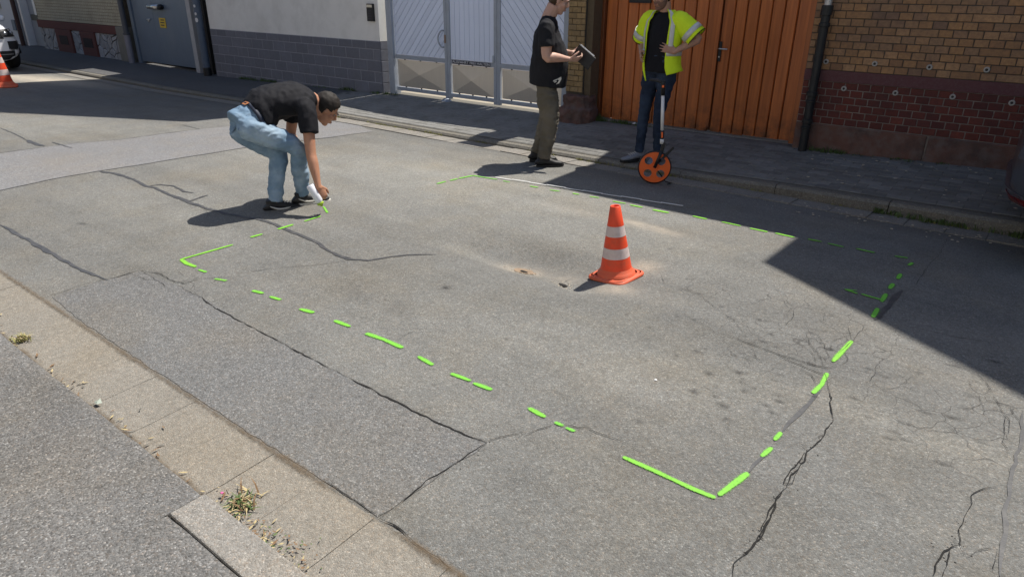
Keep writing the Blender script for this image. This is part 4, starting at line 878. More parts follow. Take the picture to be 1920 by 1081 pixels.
for c in range(13):
    z = .79 + .0738 * (c + .5); x = -23.68 + (.0625 if c % 2 else 0)
    while x < -18.42:
        me = CBM[c % 2]
        far.add([(x + .0625 + v.co.x, 8.15 + v.co.y + random.uniform(-.002, .002), z + v.co.z) for v in me.vertices], [tuple(p_.vertices) for p_ in me.polygons]); x += .125
far.build("brick", cream_brick, ch_, kind="stuff")
for a, b in ((-22.55, -21.55), (-20.95, -20.1)):
    mb = MB(); mb.box(a, b, 8.10, 8.3, -.25, .588); pp = mb.build("vent_surround", red_trim, ch_, bevel=.01)
    mb = MB(); mb.box((a + b) / 2 - .27, (a + b) / 2 + .27, 8.094, 8.11, .2, .43); mb.build("cellar_vent", M("vent_dark", (.03, .015, .015), .8), pp)
def shatter(x0, x1, z0, z1, n, seed):
    """irregular flat stones: a jittered Voronoi split of the rectangle"""
    rr = random.Random(seed); pts = [(rr.uniform(x0, x1), rr.uniform(z0, z1)) for _ in range(n)]
    for i, p in enumerate(pts):
        poly = [(x0, z0), (x1, z0), (x1, z1), (x0, z1)]
        for j, q in enumerate(pts):
            if i == j: continue
            mx_, mz = (p[0] + q[0]) / 2, (p[1] + q[1]) / 2; dx, dz = p[0] - q[0], p[1] - q[1]; l = math.hypot(dx, dz)
            poly = clip(poly, lambda s: ((s[0] - mx_) * dx + (s[1] - mz) * dz) / l - .012)
            if len(poly) < 3: break
        if len(poly) >= 3:
            d = rr.uniform(-.01, .01); mb = MB(); mb.prism(poly, 'y', 8.145 + d, 8.2); mb.build("cladding_stone", stone_clad, ch_, bevel=.008)
shatter(-23.68, -22.56, -.02, .58, 14, 1); shatter(-21.54, -20.96, -.02, .58, 8, 2); shatter(-20.09, -18.81, -.02, .58, 20, 3)
pp = pipe(ch_, -18.12, 8.05, -.04, 4.4, .062, M("lead_pipe", (.07, .075, .09), .5), [(.64, .05, .085)], foot=(-.05, .62, M("cast_iron_grey", (.2, .2, .24), .5)))

# ---- doorway and white house further up
wh = empty("white_house", (-25, 8.15, 0), "white plastered house at the far left with grey door recess and brown pipe", "house")
mb = MB(); mb.box(-40, -25.25, 8.15, 14, -.3, 5.2); mb.box(-25.25, -23.72, 8.5, 14, 1.9, 5.2); mb.build("wall", M("white_plaster", (.52, .54, .58), .9, var=.06), wh)
mb = MB(); mb.box(-24.85, -23.72, 8.36, 8.5, -.3, 1.95); dr = mb.build("door", grey_door, wh)
mb = MB(); mb.box(-24.55, -23.74, 8.28, 8.36, .74, .9); mb.build("door_rail", black_plastic, dr)
mb = MB(); mb.box(-24.98, -24.85, 8.16, 8.5, -.3, 2.0); mb.build("door_frame", white_paint, wh, bevel=.01)
mb = MB(); mb.box(-23.98, -23.78, 8.2, 8.36, .9, 2.1); mb.build("door_frame", white_paint, wh, bevel=.01)
pipe(wh, -25.1, 8.08, -.05, 5, .06, M("brown_pipe", (.06, .03, .028), .6), [])
mb = MB(); mb.prism([(7.8, 5.1), (7.8, 5.3), (12, 8), (16, 5.3), (16, 5.1)], 'x', -41, -24.02); mb.build("roof", tile_roof, wh)
wnd = MB(); wnd.box(-28.0, -26.35, 8.12, 8.16, 1.02, 2.2); wnd = wnd.build("shutter_frame", M("shutter_beige", (.45, .42, .34), .7), wh)
mb = MB()
for k in range(6): mb.box(-27.9 + .26 * k, -27.74 + .26 * k, 8.10, 8.13, 1.06, 2.15)
mb.build("shutter_slat", M("shutter_pale", (.55, .52, .43), .7), wnd)
mb = MB(); mb.box(-25.75, -25.5, 8.12, 8.16, .42, .72); mb.build("meter_box", pipe_grey, wh, bevel=.006)

# ---- unseen houses added behind the camera to throw sunlight back onto the shaded facades
def added_street_house(x0, x1, h, wall_m, label):
    r = empty("added_terraced_house", ((x0 + x1) / 2, -3.2, .03), label, "house", "added unseen terraced houses on the near side of the street")
    n = max(2, int((x1 - x0) / 2.4)); e = frange(x0, x1, (x1 - x0) / n)
    m = MB(); m.box(x0, x1, -9, -3.3, -.3, h)
    zs = [(-.3, .95), (2.35, 3.75), (5.1, h)]
    for a, b in zs: m.box(x0, x1, -3.3, -3.2, a, b)
    for i in range(n + 1):
        c = e[i]; lo, hi = max(x0, c - .65), min(x1, c + .65)
        for a, b in ((.95, 2.35), (3.75, 5.1)): m.box(lo, hi, -3.3, -3.2, a, b)
    m.build("wall", wall_m, r)
    m = MB(); m.prism([(-2.8, h), (-2.8, h + .15), (-6.1, h + 2.6), (-9.4, h + .15), (-9.4, h)], 'x', x0, x1); m.build("roof", tile_roof, r)
    for a, b in zip(e, e[1:]):
        for z0, z1 in ((.95, 2.35), (3.75, 5.1)):
            m = MB(); xa, xb = a + .66, b - .66
            for q in ((xa, xa + .07), (xb - .07, xb), ((xa + xb) / 2 - .03, (xa + xb) / 2 + .03)): m.box(q[0], q[1], -3.29, -3.24, z0, z1)
            m.box(xa, xb, -3.29, -3.24, z0, z0 + .07); m.box(xa, xb, -3.29, -3.24, z1 - .07, z1); f = m.build("window", white_paint, r)
            m = MB(); m.box(xa + .01, xb - .01, -3.275, -3.265, z0 + .02, z1 - .02); m.build("pane", glass_w, f)
glass_w = M("window_glass", (.05, .06, .07), .1, bump=0)
wa_, wb_, wc_ = M("pale_cream_plaster", (.27, .26, .24), .9), M("white_lime_plaster", (.72, .71, .68), .9), M("light_yellow_plaster", (.45, .39, .26), .9)
added_street_house(-34, -21, 6.2, wc_, "added unseen light yellow terraced house across the street facing the white car")
added_street_house(-20.98, -8, 6.8, wa_, "added unseen pale cream terraced house across the street facing the steel gate and rendered house")
added_street_house(-7.98, 3, 6.4, wb_, "added unseen white terraced house across the street facing the metal gate and wooden gate")
added_street_house(3.02, 14, 6.6, wc_, "added unseen light yellow terraced house across the street beyond the dark car")
# ------------------------------------------------------------------ people
def skin_mat(name, c):
    t = NT(name).set(.5, 0, .35); t.b.inputs["Subsurface Weight"].default_value = .12; t.b.inputs["Subsurface Radius"].default_value = (.012, .005, .003); t.b.inputs["Subsurface Scale"].default_value = .4
    t.base(t.mix(t.noise(22, 4), tuple(x * .88 for x in c), tuple(min(1, x * 1.1) for x in c))); t.bump(t.noise(160, 2), .08, .002); return t.m
def cloth(name, c, var=.15, fade=None, rough=.85, weave=420):
    t = NT(name).set(rough, 0, .2)
    k = t.mix(t.noise(9, 4), tuple(x * (1 - var) for x in c), tuple(min(1, x * (1 + var)) for x in c))
    if fade: k = t.mix(t.ramp(t.noise(3.5, 5, .6), [(.42, 0), (.66, 1)]), k, fade)
    t.base(k); h = t.math('ADD', t.math('MULTIPLY', t.noise(14, 4, .5), 1.0), t.math('MULTIPLY', t.noise(weave, 2), .15)); t.bump(h, .35, .012); return t.m
skin_tan = skin_mat("tanned_skin", (.44, .22, .135)); skin_fair = skin_mat("fair_skin", (.55, .33, .25)); skin_mid = skin_mat("mid_skin", (.46, .26, .185))
black_cloth = cloth("black_cotton", (.012, .012, .015), rough=.8); washed_cloth = cloth("washed_black_cotton", (.018, .018, .021), .3)
jeans_light = cloth("light_denim", (.17, .26, .36), .15, (.36, .46, .55)); jeans_dark = cloth("dark_denim", (.02, .03, .055), .2, (.04, .06, .1))
khaki = cloth("khaki_cotton", (.12, .105, .08), .2, (.16, .14, .11))
shoe_black = M("black_shoe", (.02, .02, .021), .55, bump=.1); shoe_grey = M("grey_shoe", (.2, .21, .24), .6); sole_white = M("white_sole", (.62, .6, .54), .6); sole_black = M("black_sole", (.015, .015, .015), .6)
leather = M("tan_leather", (.35, .14, .05), .5); belt_m = M("navy_belt", (.02, .025, .045), .6)
eye_m = M("eye_white", (.3, .28, .26), .3, bump=0); iris_m = M("iris_dark", (.03, .02, .015), .2, bump=0); lip_m = M("lip", (.33, .13, .1), .5, bump=0)
hair_dark = M("dark_hair", (.016, .011, .008), .7, var=.4, scale=60, bump=.6, bscale=200); hair_brown = M("brown_hair", (.06, .038, .022), .55, var=.4, scale=60, bump=.6, bscale=200)
stubble = M("stubble", (.2, .11, .08), .7, var=.35, scale=200, bump=.2)
hiviz = cloth("fluorescent_yellow", (.72, .97, .03), .08, rough=.7); hiviz.node_tree.nodes["Principled BSDF"].inputs["Specular IOR Level"].default_value = .2
reflect_m = M("reflective_tape", (.62, .62, .6), .45, metal=.2, var=.08, scale=30, bump=.1)
V = Vector
def hand(mb, w, d, pn, thumb, curl=(20, 25, 20), spread=4, size=1.0):
    """palm with four fingers and a thumb; d = wrist to knuckles, pn = palm side, thumb = +-1 along d x pn"""
    d = V(d).normalized(); pn = (V(pn) - d * V(pn).dot(d)).normalized(); a = d.cross(pn).normalized() * thumb; w = V(w); s = size
    mb.tube([w - d * .02, w + d * .02 * s, w + d * .06 * s, w + d * .094 * s], [(.026, .02), (.034 * s, .018), (.041 * s, .016), (.039 * s, .012)], a, 14, smooth=2)
    for i, (off, L, b) in enumerate(((.030, .070, .088), (.010, .080, .094), (-.010, .074, .090), (-.029, .057, .082))):
        p = w + d * (b - .012) * s + a * off * s; q = (d + a * math.tan(R(spread * (1.2 - i * .8)))).normalized(); pts = [p, p + q * .012]; rad = [.0098 * s, .0095 * s]
        ang = 0; L *= s; p = pts[-1]
        for frac, c in zip((.45, .3, .25), curl):
            ang += R(c); v = q * math.cos(ang) + pn * math.sin(ang); p = p + v * L * frac; pts.append(p); rad.append((.0092 - .0011 * (len(pts) - 2)) * s)
        mb.tube(pts, rad, a, 8)
        mb.ell(pts[-1], (.0062 * s,) * 3, None, 8, 6)
    p = w + d * .022 * s + a * .03 * s; v = (d * .72 + a * .62 + pn * .35).normalized()
    p1 = p + v * .035 * s; v2 = (d * .85 + a * .2 + pn * .5).normalized(); p2 = p1 + v2 * .03 * s; p3 = p2 + (v2 + pn * .25).normalized() * .024 * s
    mb.tube([p - v * .015, p1, p2, p3], [.014 * s, .0118 * s, .0108 * s, .008 * s], a, 9); mb.ell(p3, (.0082 * s,) * 3, None, 8, 6)

def human(root, J, skin, hair, shirt, pants, shoes, hem=.10, beard=False, heavy=0.0, sleeve=.62, tight=1.0, ear=True):
    g = lambda k: V(J[k])
    hf = g('head_f').normalized(); hr = hf.cross(g('head_u')).normalized(); hu = hr.cross(hf).normalized(); hc = g('head')
    Mh = Matrix((hr, hf, hu)).transposed(); H = lambda x, y, z: hc + hr * x + hf * y + hu * z
    rp, rc = g('r_pelvis').normalized(), g('r_chest').normalized(); pel, che, nek = g('pelvis'), g('chest'), g('neck')
    wai = pel.lerp(che, .45) + V(J.get('waist_off', (0, 0, 0)))
    sp = (che - pel).normalized()
    b = MB()
    b.ell(H(0, -.012, .03), (.077, .098, .098), Mh); b.ell(H(0, .03, -.04), (.061, .066, .078), Mh); b.ell(H(0, .062, -.098), (.032, .028, .024), Mh)
    b.ell(H(0, .075, .028), (.055, .022, .018), Mh); b.tube([H(0, .09, .022), H(0, .113, -.018), H(0, .1, -.03)], [(.009, .009), (.016, .013), (.012, .008)], hr, 10)
    for s in (-1, 1):
        b.ell(H(s * .045, .06, -.02), (.025, .028, .025), Mh); b.ell(H(s * .079, -.005, -.005), (.009, .02, .032), Mh)
    b.ell(H(0, .092, -.06), (.026, .012, .016), Mh)
    b.tube([nek - (hc - nek) * .5, nek, H(0, -.02, -.06)], [(.06, .055), (.06 + .012 * heavy, .06 + .01 * heavy), (.057 + .012 * heavy, .059 + .01 * heavy)], hr, 14, smooth=2)
    b.tube([pel - sp * .02, pel + sp * .03, wai, che, nek - (nek - che) * .2], [(.08, .06), (.12, .085), (.13, .095), (.15, .1), (.09, .07)], rp, 16, smooth=2)
    for s, k in ((1, 'R'), (-1, 'L')):
        sh, el, wr = g('sh_' + k), g('el_' + k), g('wr_' + k)
        b.tube([che + (sh - che) * .35, sh, sh.lerp(el, .5), el, el.lerp(wr, .3), wr, wr + (wr - el).normalized() * .02], [(.04, .04), (.045, .045), (.047 + .01 * heavy, .048 + .01 * heavy), (.042 + .006 * heavy, .042 + .006 * heavy), (.045 + .006 * heavy, .043 + .006 * heavy), (.028, .024), (.027, .021)], rc, 14, smooth=3)
        hd = J['hand_' + k]; hand(b, wr, hd[0], hd[1], hd[2], *(hd[3:] or ((20, 25, 20),)))
        hp, kn, an = g('hip_' + k), g('kn_' + k), g('an_' + k)
        b.tube([hp, hp.lerp(kn, .5), kn, kn.lerp(an, .35), an], [.06, .062, .052, .052, .036], rp, 12, smooth=2)
        ff = g('foot_' + k).normalized(); b.tube([an, an - V((0, 0, .03)), an - V((0, 0, .038)) + ff * .05, an - V((0, 0, .046)) + ff * .12], [(.035, .035), (.03, .03), (.026, .02), (.02, .012)], ff.cross(V((0, 0, 1))), 12, smooth=2)
    body = b.build("body", skin, root, fuse=.0062, relax=3, smooth=True)
    for s in (-1, 1):
        m = MB(); m.ell(H(s * .031, .0775, .008), (.0115, .0095, .0085), Mh, 12, 8); e = m.build("eye", eye_m, root, smooth=True)
        m = MB(); m.ell(H(s * .031, .0862, .008), (.0062, .003, .0062), Mh, 10, 6); m.build("iris", iris_m, e, smooth=True)
        m = MB(); m.tube([H(s * .014, .099, .03), H(s * .032, .098, .036), H(s * .052, .084, .03)], [(.004, .004), (.0055, .004), (.003, .003)], hu, 8, smooth=2); m.build("eyebrow", hair, root, smooth=True)
    m = MB(); m.ell(H(0, .101, -.056), (.024, .006, .0042), Mh, 12, 8); m.ell(H(0, .1, -.065), (.021, .007, .0055), Mh, 12, 8); m.build("lips", lip_m, root, smooth=True)
    loc = lambda v: Mh.transposed() @ (V(v) - hc)
    m = MB(); m.ell(H(0, -.017, .036), (.086, .108, .104), Mh, 40, 28, keep=lambda v: (lambda q: q.z > -.065 and q.y < .02 + .55 * (q.z - .02) and not (q.z < .02 and q.y > -.02) or q.z > .1)(loc(v)))
    m.build("hair", hair, root, smooth=True, thick=.012, wrinkle=(.006, (45, 45, 45)))
    if beard:
        m = MB(); m.ell(H(0, .031, -.042), (.0635, .0695, .0825), Mh, 36, 24, keep=lambda v: (lambda q: q.y > -.02 and q.z < -.03 and not (abs(q.x) < .03 and -.078 < q.z < -.05 and q.y > .05))(loc(v)))
        m.ell(H(0, .062, -.1), (.0345, .0305, .0265), Mh, 20, 14); m.build("beard", stubble, root, smooth=True, thick=.003)
    # shirt
    T = tight * J.get("bulk", 1.0); t = MB(); hm = pel - sp * (.02 - hem * 0) ; lower = pel + sp * (.0 - hem)
    fwd = V(J['fwd']).normalized(); bel = fwd * (.022 * heavy)
    t.tube([lower + bel * .6, pel + sp * max(.05, .05 - hem) + bel, wai + bel * 1.1, wai.lerp(che, .55) + bel * .4, che, che.lerp(nek, .55), nek + sp * .0], [((.18 + .035 * heavy) * T, (.142 + .05 * heavy) * T), ((.172 + .04 * heavy) * T, (.132 + .06 * heavy) * T), ((.168 + .04 * heavy) * T, (.128 + .06 * heavy) * T), ((.178 + .03 * heavy) * T, (.13 + .035 * heavy) * T), (.185 + .02 * heavy, .128 + .015 * heavy), (.15, .1), (.072, .066)], rp.lerp(rc, .5), 22, smooth=3)
    for k in 'RL':
        sh, el = g('sh_' + k), g('el_' + k); e = sh.lerp(el, sleeve + .08)
        t.tube([che.lerp(nek, .4).lerp(sh, .25), sh.lerp(che, .12), sh.lerp(el, .25), e], [(.085, .09), (.085, .088), (.08 + .008 * heavy, .076 + .008 * heavy), (.083 + .012 * heavy, .078 + .01 * heavy)], rc, 16, smooth=3)
    sh_o = t.build("shirt", shirt, root, fuse=.011, relax=4, smooth=True, wrinkle=(J.get('drape', .0085), (9, 9, 5)))
    # trousers
    p = MB(); up = pel + sp * .115
    p.tube([up, pel, pel - sp * .08], [(.166, .13), (.17, .13), (.15, .12)], rp, 20, smooth=2)
    wl = J.get('leg_w', 1.0)
    for k in 'RL':
        hp, kn, an = g('hip_' + k), g('kn_' + k), g('an_' + k)
        p.ell(hp, (.1, .105, .1)); p.ell(hp - sp * .02, (.097, .1, .097))
        p.tube([hp, hp.lerp(kn, .12), hp.lerp(kn, .5), kn, kn.lerp(an, .4), kn.lerp(an, .8), an + V((0, 0, .012))], [(.1, .103), (.1, .104), (.088 * wl, .09 * wl), (.068 * wl, .07 * wl), (.064 * wl, .066 * wl), (.055 * wl, .057 * wl), (.057 * wl, .059 * wl)], rp, 18, smooth=3)
    pants_o = p.build("trousers", pants, root, fuse=.011, relax=3, smooth=True, wrinkle=(J.get('crease', .009), (8, 8, 15)))
    for k in 'RL':
        an, ff = g('an_' + k), g('foot_' + k).normalized(); zb = an.z - .088; c = V((an.x, an.y, zb)); sd = ff.cross(V((0, 0, 1))).normalized()
        q = lambda x, z, o=0: c + ff * (x * 1.1) + V((0, 0, z * 1.05)) + sd * (o * 1.08)
        m = MB(); m.tube([q(-.075, .075), q(-.06, .065), q(-.01, .07), q(.05, .058), (q(.11, .042)), q(.17, .034), q(.20, .03)], [(.026, .04), (.038, .045), (.042, .046), (.044, .036), (.047, .027), (.04, .02), (.018, .012)], sd, 16, smooth=3)
        m.tube([q(-.015, .06), q(-.03, .12)], [(.042, .05), (.04, .048)], sd, 14)
        so = m.build("shoe", shoes[0], root, fuse=.008, relax=3, smooth=True)
        m = MB(); out = []
        for i in range(28):
            a = 2 * math.pi * i / 28; x = .065 + .148 * math.cos(a); wd = (.047 if math.cos(a) > -.2 else .041) * (1.0 if abs(math.cos(a)) < .9 else .92)
            y = wd * math.sin(a) * (1 - .12 * math.exp(-((x - .03) / .05) ** 2)); v_ = q(x, 0, y); out.append((v_.x, v_.y))
        m.prism(out, 'z', zb, zb + .026); m.build("sole", shoes[1], so, bevel=.004)
        if len(shoes) > 2:
            m = MB()
            for i in range(4):
                x = .045 + .022 * i; z_ = .098 - .26 * (x - .045)
                m.tube([q(x, z_ - .008, -.024), q(x + .004, z_ + .002, 0), q(x, z_ - .008, .024)], [.0035] * 3, ff, 6)
            m.build("lace", shoes[2], so, smooth=True)
            if len(shoes) > 3:
                for s in (-1, 1):
                    m = MB(); m.tube([q(.10, .045, s * .046), q(.05, .038, s * .047), q(0, .045, s * .045), q(-.05, .07, s * .038)], [(.003, .004), (.003, .009), (.003, .008), (.003, .003)], sd, 8, smooth=2); m.build("shoe_stripe", shoes[3], so, smooth=True)
    return body, sh_o, pants_o

def decal(name, target, at, nrm, upv, shape, mat, parent, lift=.004):
    """small flat print laid on a garment: shape in metres (x right, y up)"""
    me = target.data; o0 = origin_of(target); bv = BVHTree.FromPolygons([v.co + o0 for v in me.vertices], [tuple(p.vertices) for p in me.polygons])
    n = V(nrm).normalized(); rt = V(upv).cross(n).normalized(); up = n.cross(rt); mb = MB()
    for poly in shape:
        vs = []
        for x, y in poly:
            p = V(at) + rt * x + up * y; hit = bv.ray_cast(p + n * .35, -n, .5); vs.append((hit[0] if hit[0] is not None else bv.find_nearest(p)[0]) + n * lift)
        mb.add(vs, [tuple(range(len(vs)))])
    return mb.build(name, mat, parent)

# -- the man bending down with the spray can
man = empty("person", (-4.95, 3.3, zroad(-4.95, 3.3)), "man in black t-shirt and light blue jeans bending down to spray a line", "person")
J1 = dict(fwd=(.25, .97, 0), pelvis=(-5.088, 3.038, 0.728), r_pelvis=(.93, -.36, -.05), chest=(-4.999, 3.456, 0.878), neck=(-4.943, 3.611, 0.841), r_chest=(.86, -.48, -.16),
          head=(-4.911, 3.693, 0.769), head_f=(.32, .55, -.62), head_u=(.35, .62, .75), waist_off=(-.01, -.02, .055),
          sh_R=(-4.788, 3.411, 0.836), sh_L=(-5.165, 3.568, 0.833), el_R=(-4.692, 3.339, 0.487), wr_R=(-4.585, 3.300, 0.235), el_L=(-5.234, 3.536, 0.526), wr_L=(-5.095, 3.492, 0.491),
          hand_R=((.30, .25, -1.0), (-.75, .25, -.15), 1, (55, 62, 40), 1), hand_L=((.4, .2, -.9), (.2, -.4, -.5), -1, (12, 15, 10), 4),
          hip_R=(-4.980, 3.021, 0.697), hip_L=(-5.193, 3.080, 0.637), kn_R=(-4.850, 3.319, 0.511), an_R=(-4.943, 3.396, 0.077), kn_L=(-5.017, 3.252, 0.446), an_L=(-5.017, 3.162, 0.050),
          foot_R=(.34, .94, 0), foot_L=(.32, .95, 0), leg_w=1.06, bulk=1.08, crease=.011, drape=.010)
body, shirt, pants = human(man, J1, skin_tan, hair_dark, black_cloth, jeans_light, (shoe_black, sole_white, sole_white, sole_white), hem=-.092, sleeve=.5)
pel = V(J1['pelvis']); spn = (V(J1['chest']) - pel).normalized(); rp = V(J1['r_pelvis']).normalized()
bk0 = V((.36, .93, 0)); m = MB(); m.tube([pel + spn * .058, pel + spn * .094], [(.176, .139), (.174, .138)], rp, 40, cap=False); m.build("belt", belt_m, man, smooth=True, thick=.006)
bk = rp.cross(spn).normalized(); bk = bk if bk.dot(V((0, -1, 0))) > 0 else -bk
decal("belt_label", pants, pel + spn * .066 + rp * .035, bk, spn, [[(-.035, -.02), (.035, -.02), (.035, .02), (-.035, .02)]], leather, man, .016)
for s in (-1, 1):
    decal("back_pocket", pants, pel - spn * .045 + rp * (.075 * s), bk, spn, [[(-.055, -.06), (0, -.085), (.055, -.06), (.058, .055), (-.058, .055)]], cloth("pocket_denim", (.15, .23, .33), .1), man, .005)
# spray can, nozzle down
c0, c1 = V((-4.620, 3.249, 0.244)), V((-4.558, 3.288, 0.095)); ax = (c1 - c0).normalized()
can = empty("spray_can", tuple((c0 + c1) / 2), "white marking spray can held nozzle down over the green dashes by the bending man", "spray can")
cl = .185; c0 = (c0 + c1) / 2 - ax * cl / 2
m = MB(); m.lathe(c0, [(0, 0), (.028, 0), (.0325, .006), (.0325, .14), (.024, .156), (.02, .16)], 24, ax); m.build("can_body", M("white_can", (.75, .76, .8), .35, var=.04, bump=0), can, smooth=True)
m = MB(); m.lathe(c0 + ax * .156, [(.026, 0), (.028, .004), (.028, .018), (.012, .026), (.010, .036), (0, .036)], 20, ax); m.build("spray_cap", M("lime_cap", (.35, .5, .04), .5), can, smooth=True)

# -- the man with the clipboard
man2 = empty("person", (-4.33, 6.17, zroad(-4.33, 6.17)), "stocky man in black t-shirt and khaki trousers reading a clipboard at the kerb", "person")
fw = V((.82, .57, 0)).normalized(); rt = V((fw.y, -fw.x, 0)); c2 = V((-4.36, 6.16, 0)); P2_ = lambda f, r, z: tuple(c2 + fw * f + rt * r + V((0, 0, z)))
zf2 = zroad(-4.3, 6.15)
J2 = dict(fwd=fw, pelvis=P2_(-.02, 0, .90), r_pelvis=rt, chest=P2_(-.02, 0, 1.27), neck=P2_(-.005, 0, 1.475), r_chest=rt, head=P2_(.085, 0, 1.615), head_f=(.75, .58, -.42), head_u=(.3, .2, .95),
          sh_R=P2_(-.03, .205, 1.385), sh_L=P2_(-.02, -.205, 1.385), el_R=P2_(-.02, .265, 1.095), wr_R=P2_(.215, .14, 1.06), el_L=P2_(.02, -.26, 1.10), wr_L=P2_(.24, -.10, 1.105),
          hand_R=((.95, -.1, .05) if False else tuple(fw * .95 - rt * .25 + V((0, 0, .02))), tuple(-rt * .6 + V((0, 0, .6))), 1, (25, 35, 25), 1), hand_L=(tuple(fw * .95 + rt * .25), tuple(rt * .6 + V((0, 0, .6))), -1, (25, 35, 25), 1),
          hip_R=P2_(-.02, .1, .82), hip_L=P2_(-.02, -.1, .82), kn_R=P2_(.035, .13, .44), an_R=P2_(-.02, .12, zf2 + .09), kn_L=P2_(0, -.12, .44), an_L=P2_(-.10, -.13, zf2 + .09), foot_R=tuple(fw * .85 + V((.0, .5, 0))), foot_L=tuple(fw - rt * .15), leg_w=1.28, crease=.012)
body, shirt, pants = human(man2, J2, skin_fair, hair_brown, washed_cloth, khaki, (shoe_black, sole_black), hem=.115, heavy=1.15, sleeve=.62)
decal("shirt_emblem", shirt, P2_(.1, .2, .845), (rt * .8 + fw * .3), (0, 0, 1), [[(-.05, .0), (.0, .018), (.0, .03), (-.05, .012)], [(.0, .03), (.045, .045), (.05, .02), (.012, .012)], [(-.02, -.03), (.02, -.02), (.05, .02), (.02, .012), (-.0, -.012)], [(-.035, -.012), (-.01, -.002), (-.012, .01), (-.04, .0)]], sole_white, man2, .005)
folder = empty("clipboard", P2_(.34, .03, 1.07), "open black clip folder with white papers held in both hands by the stocky man", "clipboard")
fc = V(P2_(.36, .05, 1.075)); fu = V((-fw.y * .1 + fw.x * .55 + rt.x * .25, fw.y * .55 + rt.y * .25, .8)).normalized(); fr = (fw * .75 - V((0, 0, .05)) + rt * .35); fr = (fr - fu * fr.dot(fu)).normalized(); fn = fr.cross(fu)
def slab(o, w, h, t, col, nm, par, up=0):
    m = MB(); m.add([o + fr * (i * w / 2) + fu * (j * h / 2) + fn * (k * t / 2) for i in (-1, 1) for j in (-1, 1) for k in (-1, 1)], [(0, 1, 3, 2), (4, 6, 7, 5), (0, 4, 5, 1), (2, 3, 7, 6), (0, 2, 6, 4), (1, 5, 7, 3)]); return m.build(nm, col, par, bevel=.002)
sgn = 1 if fn.dot(V((.57, -.82, .1))) > 0 else -1
slab(fc, .23, .145, .012, black_plastic, "folder_cover", folder); slab(fc - fn * sgn * .011 + fu * .004 - fr * .01, .19, .15, .006, M("paper", (.75, .75, .77), .8, bump=0), "paper_sheet", folder)


# -- the man in the high-visibility vest
man3 = empty("person", (-3.47, 6.83, zside(-3.47, 6.83)), "man in open fluorescent yellow vest standing with hands on hips before wooden gate", "person")
fw = V((-.12, -.99, 0)).normalized(); rt = V((fw.y, -fw.x, 0)); c3 = V((-3.45, 6.9, 0)); P3_ = lambda f, r, z: tuple(c3 + fw * f + rt * r + V((0, 0, z)))
zf3 = zside(-3.5, 6.8)
J3 = dict(fwd=fw, pelvis=P3_(0, 0, .99), r_pelvis=rt, chest=P3_(-.01, 0, 1.32), neck=P3_(-.01, 0, 1.52), r_chest=rt, head=P3_(.05, .01, 1.665), head_f=(-.35, -.85, -.22), head_u=(-.05, -.2, .97),
          sh_R=P3_(-.02, .19, 1.43), sh_L=P3_(-.02, -.19, 1.43), el_R=P3_(-.10, .315, 1.22), wr_R=P3_(.06, .205, 1.115), el_L=P3_(-.08, -.37, 1.27), wr_L=P3_(.06, -.20, 1.145),
          hand_R=(tuple(fw * .75 - rt * .45 + V((0, 0, -.5))), tuple(-rt - fw * .35), 1, (14, 22, 14), 7), hand_L=(tuple(fw * .55 + rt * .75 + V((0, 0, .28))), tuple(rt - fw * .75), -1, (10, 20, 14), 8),
          hip_R=P3_(0, .095, .9), hip_L=P3_(0, -.095, .9), kn_R=P3_(.05, .115, .5), an_R=P3_(.055, .135, zf3 + .09), kn_L=P3_(.045, -.07, .5), an_L=P3_(-.02, -.06, zf3 + .09), foot_R=tuple(fw + rt * .45), foot_L=tuple(fw - rt * .2), leg_w=.9)
body, shirt, pants = human(man3, J3, skin_mid, hair_dark, black_cloth, jeans_dark, (shoe_grey, sole_black, sole_white), hem=.06, beard=True, sleeve=.45)
vest = empty("vest_pieces", (0, 0, 0)); bpy.data.objects.remove(vest)
a0, a1 = R(90 + 38), R(90 - 36 + 360)
VP = [P3_(-.03, -.03, .885), P3_(-.02, 0, 1.0), P3_(-.015, 0, 1.15), P3_(-.01, 0, 1.3), P3_(-.015, 0, 1.41), P3_(-.02, 0, 1.485), P3_(-.025, 0, 1.535)]
VR = [(.215, .17), (.21, .162), (.2, .155), (.205, .15), (.198, .132), (.145, .105), (.085, .082)]
m = MB(); m.tube(VP, VR, rt, 40, False, (a0, a1), 4)
vest = m.build("safety_vest", hiviz, man3, smooth=True, thick=.006, wrinkle=(.009, (9, 9, 4)))
for k, s in (('R', 1), ('L', -1)):
    sh, el = V(J3['sh_' + k]), V(J3['el_' + k])
    p0, p1 = sh.lerp(V(P3_(-.02, 0, 1.44)), .25), sh.lerp(el, .9)
    m = MB(); m.tube([p0, sh, sh.lerp(el, .45), p1], [(.085, .085), (.094, .092), (.104, .098), (.118, .108)], fw, 24, False, None, 4); m.build("sleeve", hiviz, vest, smooth=True, thick=.006, wrinkle=(.008, (10, 10, 6)))
    m = MB(); m.tube([sh.lerp(el, .52), sh.lerp(el, .74)], [(.1165, .1095), (.1225, .1135)], fw, 24, False); m.build("reflective_band", reflect_m, vest, smooth=True, thick=.004)
    m = MB(); m.tube([sh.lerp(el, .885), sh.lerp(el, .91)], [(.1215, .1115), (.1225, .1125)], fw, 24, False); m.build("sleeve_hem", black_cloth, vest, smooth=True, thick=.004)
for z0, z1 in ((1.10, 1.155),):
    m = MB(); m.tube([P3_(-.015, 0, z0), P3_(-.015, 0, z1)], [(.214, .168), (.214, .168)], rt, 44, False, (a0 + .02, a1 - .02)); m.build("reflective_band", reflect_m, vest, smooth=True, thick=.004)
